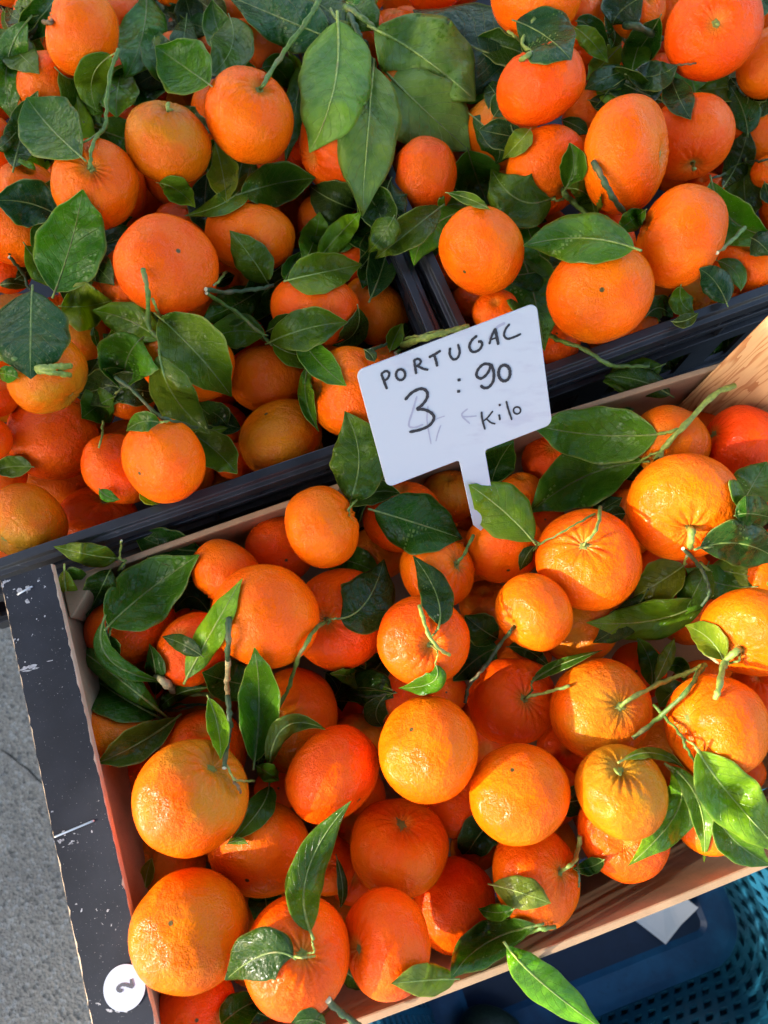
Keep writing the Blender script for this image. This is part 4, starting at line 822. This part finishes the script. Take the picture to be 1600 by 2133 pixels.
NU, NV = 26, 12
rl = random.Random(21); LEAVES = []; LB = np.full((240, 185), 9.0)
def make_leaf(pix, wpx, lay, tone, fl):
    (bx_, by_), (mx_, my_), (tx_, ty_) = pix
    t = np.linspace(0, 1, NU); B0 = np.array([bx_, by_]); T0 = np.array([tx_, ty_]); M0 = 2*np.array([mx_, my_])-(B0+T0)/2
    mid = np.outer((1-t)**2, B0)+np.outer(2*t*(1-t), M0)+np.outer(t*t, T0)
    tang = np.gradient(mid, axis=0); nrm = np.stack([-tang[:, 1], tang[:, 0]], 1); nrm /= np.linalg.norm(nrm, axis=1)[:, None]+1e-9
    length = np.sum(np.linalg.norm(np.diff(mid, axis=0), axis=1)); hw = wpx/2
    asym = rl.uniform(0.42, 0.52)
    tt = t**(math.log(0.5)/math.log(asym)); prof = np.clip(np.sin(math.pi*tt), 0, 1)**0.78; prof *= 1-0.38*np.clip((t-0.80)/0.20, 0, 1)**0.8; prof[0] = 0.02; prof[-1] = 0.015
    curl = 0.6+0.6*rl.random(); sgn = 1 if rl.random() < 0.55 else -1       # + : edges turn away from the camera
    tubeflag = False
    for q in fl:
        if q[0] == 'c': curl = float(q[1:]); sgn = 1 if rl.random() < 0.4 else -1
        if q == 't': tubeflag = True; curl = 2.7; sgn = 1
    ds = depths([tuple(p) for p in mid[::5]]+[tuple(mid[-1])], lay, 0.003)
    dcoef = np.polyfit(np.append(t[::5], 1.0), ds, 2); D = np.polyval(dcoef, t)
    D = np.minimum(D, np.interp(t, np.append(t[::5], 1.0), ds)+0.004)
    mpp = float(np.mean(D))/FPX; roll = rl.uniform(-0.30, 0.30); fold = rl.choice([0, 0, 0.15, 0.3, 0.5])*(1 if not tubeflag else 0); twist = rl.uniform(-0.5, 0.5)
    arch = rl.uniform(-0.004, 0.006)*min(1, length/140)
    if tubeflag: D = D-2.2*hw*mpp
    vv = np.linspace(-1, 1, NV+1); PX = np.zeros((NU, NV+1, 2)); DP = np.zeros((NU, NV+1))
    ph1, ph2 = rl.uniform(0, 6.28), rl.uniform(0, 6.28); und = rl.uniform(0.05, 0.16); fr_ = rl.uniform(1.5, 3.2)
    for j, v in enumerate(vv):
        a = curl*v; den = math.sin(curl) if curl < math.pi/2 else 1.0
        off = math.sin(a)/den; dep = (1-math.cos(a))/den
        edge = 1+0.035*np.sin(t*23+ph1+3*v)*(abs(v) > 0.8)+0.03*np.sin(t*9+ph2*v)
        PX[:, j] = mid+nrm*(hw*prof*off*edge)[:, None]
        DP[:, j] = D+sgn*dep*hw*prof*mpp+(roll+twist*(t-0.5))*off*hw*prof*mpp-fold*abs(off)*hw*prof*mpp+und*hw*mpp*prof*abs(v)**1.5*np.sin(t*6.28*fr_+ph1*(1 if v > 0 else 2))-arch*np.sin(math.pi*t)
        # the blade dips along the midrib between side veins
        DP[:, j] += -0.13*hw*mpp*prof*np.abs(np.sin(t*9*math.pi-abs(v)*5))*(1-abs(v))*abs(v)*2
    P = CAM+(((PX[..., 0]-800)[..., None]*CX-(PX[..., 1]-1066.5)[..., None]*CY)/FPX-CZ)*DP[..., None]
    # keep the blade out of the fruit
    flat_ = P.reshape(-1, 3)
    for rep in range(0 if tubeflag else 5):
        d = flat_[:, None, :]-FC[None]; al = np.einsum('ijk,jk->ij', d, FA); q2 = np.einsum('ijk,ijk->ij', d, d)+al**2*(1/FF**2-1)[None]
        g = 0.0018; ins = q2 < ((FR+g)**2)[None]
        idx = np.nonzero(ins.any(1))[0]
        if len(idx) == 0: break
        for i in idx:
            for j in np.nonzero(ins[i])[0]:
                if FLAY[j] >= lay or tubeflag:
                    rd = flat_[i]-CAM; rd /= np.linalg.norm(rd); o_ = CAM-FC[j]; k_ = 1/FF[j]-1
                    O = o_+FA[j]*((o_ @ FA[j])*k_); Rv = rd+FA[j]*((rd @ FA[j])*k_); A = Rv @ Rv; B = O @ Rv; C_ = O @ O-(FR[j]+g*1.2)**2; disc = B*B-A*C_
                    if disc > 0:
                        tq = (-B-math.sqrt(disc))/A; cur = np.linalg.norm(flat_[i]-CAM)
                        if tq < cur: flat_[i] = CAM+rd*tq
                else:
                    dv = flat_[i]-FC[j]; L_ = np.linalg.norm(dv); flat_[i] = FC[j]+dv/L_*max(L_, math.sqrt(1/max(1e-9, q2[i, j]))*L_*(FR[j]+g))
        P = flat_.reshape(NU, NV+1, 3)
        dep = -((P-CAM) @ CZ); sm = dep.copy(); sm[1:-1, 1:-1] = (dep[:-2, 1:-1]+dep[2:, 1:-1]+dep[1:-1, :-2]+dep[1:-1, 2:]+2*dep[1:-1, 1:-1])/6
        sm = np.minimum(sm, dep) if lay == 0 else sm
        P = CAM+(P-CAM)*(sm/dep)[..., None]; flat_ = P.reshape(-1, 3)
    if lay <= 1:
        dep = -((P-CAM) @ CZ); lf = np.zeros_like(dep)
        for i in range(NU):
            for j in range(NV+1):
                rd_ = rim_depth(PX[i, j, 0], PX[i, j, 1])
                if rd_ is not None: lf[i, j] = max(0, dep[i, j]-(rd_-0.0012))
        if lf.max() > 0:
            for _ in range(12):
                l2 = lf.copy(); l2[1:-1] = np.maximum(lf[1:-1], 0.5*(lf[:-2]+lf[2:])); l2[:, 1:-1] = np.maximum(l2[:, 1:-1], 0.5*(l2[:, :-2]+l2[:, 2:])); lf = np.minimum(l2, 0.04)
            P = CAM+(P-CAM)*((dep-lf)/dep)[..., None]
    # lie on top of leaves laid before it
    if lay <= 1:
        gi = np.clip((PX[..., 0]/14).astype(int)+10, 1, LB.shape[1]-2); gj = np.clip((PX[..., 1]/14).astype(int)+10, 1, LB.shape[0]-2)
        dep = -((P-CAM) @ CZ); want = np.minimum(dep, LB[gj, gi]-0.0010) if lay == 0 else dep
        lift_ = dep-want
        for _ in range(10):
            l2 = lift_.copy(); l2[1:-1] = np.maximum(lift_[1:-1], 0.5*(lift_[:-2]+lift_[2:])); l2[:, 1:-1] = np.maximum(l2[:, 1:-1], 0.5*(l2[:, :-2]+l2[:, 2:])); lift_ = np.minimum(l2, 0.03)
        nd = dep-lift_; P = CAM+(P-CAM)*(nd/dep)[..., None]
        [np.minimum.at(LB, (gj.ravel()+a_, gi.ravel()+b_), nd.ravel()) for a_, b_ in ((0, 0), (1, 0), (-1, 0), (0, 1), (0, -1))]
    th_ = 0.00035
    Nn = np.cross(np.gradient(P, axis=0), np.gradient(P, axis=1)); Nn /= np.linalg.norm(Nn, axis=2)[..., None]+1e-12
    if np.mean(np.einsum('ijk,ijk->ij', Nn, CAM-P)) < 0: Nn = -Nn; flip = True
    else: flip = False
    V = np.vstack([P.reshape(-1, 3), (P-Nn*th_).reshape(-1, 3)]); m = NV+1; N0 = NU*m; F = []; MI = []; under = 'u' in fl
    for i in range(NU-1):
        for j in range(NV):
            q = (i*m+j, (i+1)*m+j, (i+1)*m+j+1, i*m+j+1)
            if flip: q = q[::-1]
            F.append(q); MI.append(1 if under else 0); F.append(tuple(x+N0 for x in q[::-1])); MI.append(0 if under else 1)
    for j in (0, NV):
        for i in range(NU-1):
            q = (i*m+j, (i+1)*m+j, (i+1)*m+j+N0, i*m+j+N0); F.append(q if (j == 0) == flip else q[::-1]); MI.append(1)
    loc = P[0, NV//2].copy()
    o = mk('leaf', V, F, mats=[LEAF_T, LEAF_U], mat_idx=MI, smooth=True, loc=loc)
    uvl = o.data.uv_layers.new(name='UVMap'); UVv = np.zeros((2*N0, 2)); UVv[:, 0] = np.tile(np.repeat(t, m), 2); UVv[:, 1] = np.tile(np.tile((vv+1)/2, NU), 2)
    li = np.zeros(len(o.data.loops), int); o.data.loops.foreach_get('vertex_index', li); uvl.data.foreach_set('uv', UVv[li].ravel())
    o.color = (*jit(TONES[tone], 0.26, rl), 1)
    # raised midrib running on into a short petiole
    cm = P[:, NV//2]+Nn[:, NV//2]*(0.0001 if not under else 0.00035)
    pet = cm[0]+(cm[0]-cm[1])*1.6; cm = np.vstack([pet, cm[:-1]]); k = len(cm); w0 = (0.00062 if under else 0.00045)*min(1.2, max(0.55, length/170))
    V, F = tube(cm, np.linspace(w0*1.5, w0*0.3, k), 6); r_ = mk('midrib', V, F, STEM, smooth=True); r_.color = (0.12, 0.19, 0.04, 1) if tone in 'dbm' else (0.24, 0.33, 0.07, 1)
    set_parent(r_, o)
    return o, length
def rand_leaves():
    r = random.Random(77); outl = []
    for i in range(900):
        if len(outl) >= 84: break
        top = len(outl) >= 66
        x, y = r.uniform(0, 1600), r.uniform(0, 1900); i_, j_ = int(min(x, 1595)//12), int(min(y, 2120)//12)
        front = ib_[j_, i_]
        if 590 < x < 1010 and y < 470: continue
        if front >= 0 and front < nF and fr[front]['layer'] < 2: continue
        if top and (y-1180) > -0.325*(x-186)-60: continue
        if (y-1180) > -0.325*(x-186)-30 and r.random() < 0.55: continue
        if abs(y-(1158-0.3556*x)) < 70 or 745 < x < 1150 and 630 < y < 1010: continue
        if y > 2123-0.385*(x-732)-60 or x < 330 and y > 1190: continue
        a = r.uniform(0, 6.28); L_ = r.uniform(50, 85); dx, dy = math.cos(a)*L_, math.sin(a)*L_; bend = r.uniform(-14, 14)
        q = lambda v: '%.0f' % (v/Q)
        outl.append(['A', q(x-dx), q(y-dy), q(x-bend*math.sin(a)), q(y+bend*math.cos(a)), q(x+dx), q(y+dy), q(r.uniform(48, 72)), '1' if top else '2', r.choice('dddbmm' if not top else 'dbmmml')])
    return outl
def leaf_order(w): return (-int(w[8]), 1 if 'f' in w[10:] else 2 if 'ff' in w[10:] else 0)
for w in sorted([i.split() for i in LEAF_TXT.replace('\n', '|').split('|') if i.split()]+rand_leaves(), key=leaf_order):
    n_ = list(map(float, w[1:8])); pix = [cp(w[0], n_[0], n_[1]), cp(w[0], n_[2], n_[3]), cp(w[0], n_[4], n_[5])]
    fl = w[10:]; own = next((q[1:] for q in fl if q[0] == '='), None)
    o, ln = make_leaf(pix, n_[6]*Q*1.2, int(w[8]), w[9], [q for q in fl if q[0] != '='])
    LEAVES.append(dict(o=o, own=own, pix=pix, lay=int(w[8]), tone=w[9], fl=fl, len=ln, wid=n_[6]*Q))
    if own:
        set_parent(o, owner_obj(own))
        if own[0] == 'F': FID[int(own[1:])]['leaf'] = FID[int(own[1:])].get('leaf', 0)+1
        else: TWIGS[own]['nl'] = TWIGS[own].get('nl', 0)+1

# ------------------------------------------------------------------ blue basket on the ground in front
BU, BV, HU, HV, RC, BH = 0.100, -0.408, 0.205, 0.155, 0.055, 0.23
BZ = GZ+0.004
def contour(s, off):       # rounded rectangle, s in 0..1
    a, b_, r = HU-RC, HV-RC, RC+off
    segs = [2*a, RC*math.pi/2, 2*b_, RC*math.pi/2]*2; tot = sum(segs); d = (s % 1)*tot
    corners = [(-a, -b_, -90), (a, -b_, -90), (a, b_, 0), (-a, b_, 90)]
    k = 0
    while d > segs[k]: d -= segs[k]; k += 1
    if k == 0: return (-a+d, -b_-r)
    if k == 2: return (a+r, -b_+d)
    if k == 4: return (a-d, b_+r)
    if k == 6: return (-a-r, b_-d)
    cx, cy, a0 = [(a, -b_, -90), (a, b_, 0), (-a, b_, 90), (-a, -b_, 180)][(k-1)//2]; t = R(a0+90*d/segs[k]); return (cx+r*math.cos(t), cy+r*math.sin(t))
def bp(s, h, inset=0.0):
    x, y = contour(s, 0.20*h-inset); return uvz(BU+x, BV+y, BZ+h)
def basket(dz, ph, label, hs=1.0):
    global BZ
    BZ = GZ+0.004+dz
    bk = empty('shopping_basket', uvz(BU, BV, GZ+0.002+dz))
    NS, NR = 74, 11; ch = (BH-0.012)/NR; b = MB()
    for i in range(NS):
        for j in range(NR):
            s0 = (i+0.5*(j % 2)+ph)/NS; ds_ = 1/NS; h0 = 0.010+j*ch
            o_ = [(s0, h0), (s0+ds_, h0), (s0+ds_, h0+ch), (s0, h0+ch)]; cs, ch_ = s0+ds_/2, h0+ch/2
            hx, hy, sk = ds_*0.27*hs, ch*0.29*hs, ds_*0.16*hs
            i_ = [(cs-hx+sk, ch_-hy), (cs+hx+sk, ch_-hy), (cs+hx-sk, ch_+hy), (cs-hx-sk, ch_+hy)]
            V = [bp(*q) for q in o_]+[bp(*q) for q in i_]+[bp(*q, 0.0028) for q in o_]+[bp(*q, 0.0028) for q in i_]
            F = []
            for k in range(4):
                k2 = (k+1) % 4; F += [(k, k2, 4+k2, 4+k), (8+k2, 8+k, 12+k, 12+k2), (4+k, 4+k2, 12+k2, 12+k)]
            b.add(V, F)
    b.build('wall', BLUE, bk)
    ss = np.linspace(0, 1, 96, endpoint=False)
    b = MB(); b.sweep(lambda s: [bp(s, BH-0.004, 0.004), bp(s, BH-0.004, -0.014), bp(s, BH+0.008, -0.014), bp(s, BH+0.008, 0.004)], list(ss)); b.build('rim', BLUE, bk)
    b = MB(); b.sweep(lambda s: [bp(s, -0.002, 0.0), bp(s, 0.0115, 0.0005), bp(s, 0.0115, 0.012), bp(s, 0.009, 0.040), bp(s, 0.004, 0.046), bp(s, -0.002, 0.046)], list(ss)); b.build('floor_edge', BLUEB, bk, smooth=False)
    V = [bp(s, 0.0045, 0.044) for s in ss]+[bp(s, -0.001, 0.044) for s in ss]; n = len(ss)
    mk('floor', V, [tuple(range(n)), tuple(reversed(range(n, 2*n)))]+[(i, n+i, n+(i+1) % n, (i+1) % n) for i in range(n)], NAVY, bk)
    tag(bk, label, 'basket')
basket(0.0, 0.5, 'lower dark blue basket that the slotted basket is nested in', 0.12); basket(0.034, 0.0, 'upper blue plastic basket with slotted walls below the wooden crate')
# card and dark fruit lying in it
pz = BZ+0.012
c0, c1, c2 = at_z(1387, 1967, pz), at_z(1455, 1891, pz+0.012), at_z(1312, 1909, pz+0.004); c3 = c1+(c2-c0)
m_ = [c0, c0*0.5+c1*0.5+np.array([0, 0, -0.004]), c1, c3, c2]
V = m_+[p-np.array([0, 0, 0.0008]) for p in m_]; pc = mk('paper_card', V, [(0, 1, 2, 3, 4), (9, 8, 7, 6, 5)]+[(i, i+5, (i+1) % 5+5, (i+1) % 5) for i in range(5)], PAPER, loc=c0)
tag(pc, 'plain white paper card lying in the blue basket', 'card')
ac = at_z(1022, 2150, BZ+0.030); V = []; F = []; n, m = 20, 14
for i in range(m):
    p = math.pi*(0.02+0.96*i/(m-1)); rr_ = 0.028*math.sin(p)*(1-0.22*math.cos(p)); z_ = 0.040*math.cos(p)
    for j in range(n): t = 2*math.pi*j/n; V.append(ac+np.array([z_, rr_*math.cos(t), rr_*math.sin(t)*0.95]))
F = [(i*n+j, i*n+(j+1) % n, (i+1)*n+(j+1) % n, (i+1)*n+j) for i in range(m-1) for j in range(n)]+[tuple(reversed(range(n))), tuple((m-1)*n+j for j in range(n))]
tag(mk('dark_fruit', V, F, DARKFRUIT, smooth=True, loc=ac), 'dark green pear-shaped fruit lying in the blue basket', 'fruit')

# ------------------------------------------------------------------ boxes and sheet added out of view, shaped to cast the shade
def shade_box(x0, x1, y0, y1, z0, z1, label):
    rt = empty('added_shade_box', ((x0+x1)/2, (y0+y1)/2, z0)); T = lambda u, v, z: np.array([u, v, z]); n = 4; hgt = (z1-z0)/n
    for k in range(n):
        za, zb2 = z0+k*hgt+0.001, z0+(k+1)*hgt-0.001
        for q in ((x0, x0+0.012, y0+0.0125, y1-0.0125), (x1-0.012, x1, y0+0.0125, y1-0.0125), (x0, x1, y0, y0+0.012), (x0, x1, y1-0.012, y1)):
            b = MB(); b.box(*q, za, zb2, T); b.build('plank', PINE, rt)
    b = MB(); b.box(x0+0.0125, x1-0.0125, y0+0.0125, y1-0.0125, z1-0.014, z1-0.002, T); b.build('lid', PINE, rt)
    tag(rt, label, 'box')
shade_box(-2.05, -1.62, -1.25, 0.35, GZ, 0.03, 'added long box out of view, shading the asphalt')
shade_box(-1.98, -1.62, -0.775, 0.25, 0.0305, 0.570, 'added tall box on the long one, shading the end plank')
ed = [(-0.60, 0.5725), (-0.58, 0.614), (-0.553, 0.658), (-0.527, 0.688), (-0.497, 0.721), (-0.435, 0.786), (-0.36, 0.90), (-0.29, 1.15), (-0.27, 1.45)]  # added sheet: slanted edge shaped to set where sun meets shade
cur = empty('added_shade_sheet', (-1.64, 0.6, 1.45)); b = MB(); pts = ed; k = len(pts); far = 2.0; nc = 40; V = []; F = []
for (y, z) in pts:
    for j in range(nc+1):
        q = j/nc; V.append((-1.64+0.012*math.sin(q*26)*(q > 0.02), y+(far-y)*q, z))
F = [(i*(nc+1)+j, i*(nc+1)+j+1, (i+1)*(nc+1)+j+1, (i+1)*(nc+1)+j) for i in range(k-1) for j in range(nc)]
o = mk('cloth', V, F, CANVAS, cur, True); sd = o.modifiers.new('solidify', 'SOLIDIFY'); sd.thickness = 0.002
V, F = tube([(-1.64, -0.35, 1.4625), (-1.64, 2.05, 1.4625)], [0.012]*2, 10); mk('rail', V, F, TABLE, cur, True)
for y in (2.02,):
    V, F = tube([(-1.64, y, GZ), (-1.64, y, 1.45)], [0.014]*2, 10); mk('pole', V, F, TABLE, cur, True)
tag(cur, 'added unseen canvas sheet, slanted edge cut to shape the shade', 'shade sheet')

# parasol added out of view to dim sky reflections from overhead
pr = empty('added_parasol', (0.62, 1.35, GZ)); V = []; F = []; n = 32; hub = np.array([0.05, 0.02, 1.62])
rings = [0.02, 0.25, 0.5, 0.72, 0.88]
for q in rings:
    for j in range(n):
        t = 2*math.pi*j/n; sc_ = 1+0.03*math.cos(8*t); V.append(hub+np.array([q*sc_*math.cos(t), q*sc_*math.sin(t), -0.38*q**1.25-0.02*abs(math.sin(4*t))*q]))
F = [(i*n+j, i*n+(j+1) % n, (i+1)*n+(j+1) % n, (i+1)*n+j) for i in range(len(rings)-1) for j in range(n)]+[tuple(range(n))]
o = mk('canopy', V, F, PARASOL, pr, True); sd = o.modifiers.new('solidify', 'SOLIDIFY'); sd.thickness = 0.002
V, F = tube([(0.62, 1.35, GZ), (0.62, 1.35, 1.75), (0.35, 0.7, 1.85), (0.05, 0.02, 1.68), (0.05, 0.02, 1.60)], [0.018]*5, 10); mk('pole', V, F, TABLE, pr, True)
tag(pr, 'added unseen parasol above the crates, darkening overhead reflections', 'parasol')

# ------------------------------------------------------------------ labels
CN = {'W': 'wooden crate', 'L': 'leafier crate', 'R': 'sparser crate'}
def place(x, y, c):
    p = at_z(x, y, 0.02); u, v = p @ U2, p @ V2
    if math.hypot(x-950, y-825) < 250: return 'near the price tag in the '+CN[c]
    if c == 'W':
        if u < UL+0.075: return 'by the dark end plank'
        if u > UR-0.085 and v > -0.05: return 'by the pine post'
        if v > VB-0.075: return 'by the wall facing the black crates'
        if v < VF+0.080: return 'along the wall over the blue basket'
        return 'amid the wooden crate'
    u0, v0, L, W, a = BC[0 if c == 'L' else 1]
    if v < v0+0.085: return 'at the near rim of the '+CN[c]
    if c == 'L' and u > u0+L-0.10: return 'near the divide in the '+CN[c]
    if c == 'R' and u < u0+0.10: return 'near the divide in the '+CN[c]
    return 'amid the '+CN[c]
HAND = {4: 'orange mandarin with a tall bent green stem and a broad leaf at its base', 11: 'orange mandarin with a long green stem beside the large drooping leaves', 36: 'green-tinged mandarin showing its stem scar at the near rim of the leafier crate',
 54: 'large red-orange mandarin showing its stem scar and deep radiating furrows', 59: 'tall upright flattened orange mandarin with a cut twig across it', 62: 'large plump orange mandarin with a small folded leaf at its stem', 71: 'large yellow-orange mandarin with a central dot overhanging the black rim',
 70: 'round smooth orange mandarin at the divide between the two black crates', 9: 'large pinkish orange mandarin with a small navel dot in the leafier black crate', 80: 'round orange mandarin with an upright dark leaf beside the price tag', 95: 'very large yellow-orange mandarin near the pine corner post',
 97: 'vivid red mandarin beside the pine corner post', 96: 'dull orange mandarin with a thick green twig and two large leaves by the pine post', 113: 'large green-shouldered mandarin by the dark end plank, stem scar showing', 117: 'largest blotchy ochre mandarin beside the plank with the round sticker',
 119: 'red-orange mandarin with a long sickle-shaped leaf at its star-shaped calyx', 120: 'tall red-orange mandarin with its stem end turned sideways by the plywood wall', 121: 'round yellow-orange mandarin with a bare green stem button', 123: 'bright yellow-orange mandarin with a dot near its upper edge, bare of leaves',
 105: 'large mandarin with a greenish crown and a long straight green twig', 106: 'bright lobed yellow-orange mandarin under a crossing green twig', 126: 'orange mandarin with a short forked stem at its side over the blue basket', 127: 'green-shouldered mandarin sitting on a redder one above the blue basket', 128: 'red mandarin squeezed under the green-shouldered one above the blue basket',
 86: 'red-orange mandarin with a long curved stem and one dark glossy leaf', 89: 'red-orange mandarin with a short thick stem, a crumpled leaf and a curled leaf', 94: 'round yellow-orange mandarin with a thin forked stem ending in a pale leaf', 93: 'small round yellow-orange mandarin with a twig leading off downward', 104: 'red-orange mandarin with a short pale stem pointing sideways', 87: 'orange mandarin with a short slanting cut stem', 102: 'bright mandarin with a thick branching stem at the crate edge',
 35: 'ochre mandarin with a navel dot just above the near black rim', 29: 'greenish-yellow mandarin with a tan scar lying against the near black rim', 3: 'dull orange oval mandarin with a tiny white cut stem', 1: 'tall orange mandarin with a dark woody stem at its side', 57: 'red-orange mandarin under a round sky-tinted leaf', 58: 'orange mandarin with a cut stem and three leaves'}
from collections import defaultdict
lab = defaultdict(list)
for f in fr:
    if f['id'] in HAND: f['o']['label'] = HAND[f['id']]; f['o']['category'] = 'mandarin'; f['o']['group'] = 'mandarins in the '+CN[f['crate']]; continue
    size = 'large' if f['r'] > 0.0335 else 'small' if f['r'] < 0.0265 else ''
    ft = 'with stem and leaf' if f.get('leaf') else 'with a cut stem' if f.get('stem') else 'showing its green stem scar' if f['kind'] == 's' else 'showing its navel dot' if f['kind'] == 'b' else ('mostly hidden' if f['layer'] >= 2 else 'lying on its side')
    t = ' '.join(q for q in (size, CW[f['col']], 'mandarin', ft, place(f['x'], f['y'], f['crate'])) if q)
    tag(f['o'], t, 'mandarin', 'mandarins in the '+CN[f['crate']])
def crate_of(x, y):
    if (y-1180) > -0.325*(x-186)-10: return 'W'
    return 'R' if x > 870+(y-560)*0.38 else 'L'
TWL = {'Ttop': 'green branch carrying the large pale drooping leaves', 'Tc1': 'pale green sprig with a round sky-tinted leaf', 'Tc6': 'dark bare twig lying across the tall upright mandarin', 'Tc8': 'short bare green twig at the side of the plump orange mandarin', 'Tc10': 'thick dark twig with one sky-tinted torn leaf',
 'Td11': 'upright green sprig with four leaves over a mandarin', 'Td12': 'dark knobbly twig with a round leaf and a small pale one', 'Td1': 'split pale green stem with two very large dark leaves', 'Td14': 'dark forked twig with several glossy leaves', 'Te16': 'bundle of pale green stems behind the price tag', 'Tf18': 'bare green twig sticking out over the black rim',
 'Tg2': 'leafy sprig in the corner by the dark plank', 'Tg22': 'long dark upright twig with a peeled pale band and leaves', 'Tg23': 'broken pale twig end with one dark glossy leaf', 'Th4': 'thin dark twig with two dark leaves under other fruit', 'Ti30': 'straight green twig crossing another, with a big pale leaf', 'Ti31': 'dark green sprig with three sunlit leaves', 'Tk35': 'dark green twig at the plywood wall over the basket', 'Tm36': 'green cut twig with a pale leaf on the plywood rim', 'Te17': 'thin pale dry stalk hanging between mandarins'}
for k, o in TWIGS.items(): tag(o, TWL.get(k, 'green citrus twig'), 'twig')
for L_ in LEAVES:
    if L_['own']: continue
    x, y = L_['pix'][1]; c = crate_of(x, y)
    sz = 'large' if L_['len'] > 170 else 'small' if L_['len'] < 75 else ''
    sh_ = 'rolled' if 't' in L_['fl'] else 'curled' if any(q[0] == 'c' for q in L_['fl']) else 'narrow' if L_['wid'] < 0.33*L_['len'] else 'rounded' if L_['wid'] > 0.75*L_['len'] else ''
    wh = 'tucked deep' if L_['lay'] >= 2 else 'half hidden' if L_['lay'] == 1 else 'on top'
    tag(L_['o'], ' '.join(q for q in (sz, sh_, TW[L_['tone']], 'leaf', wh, place(x, y, c)) if q), 'leaf', 'loose leaves in the '+CN[c])
for d_ in list(bpy.data.objects):
    if 'nl' in d_: del d_['nl']
bpy.context.view_layer.update()
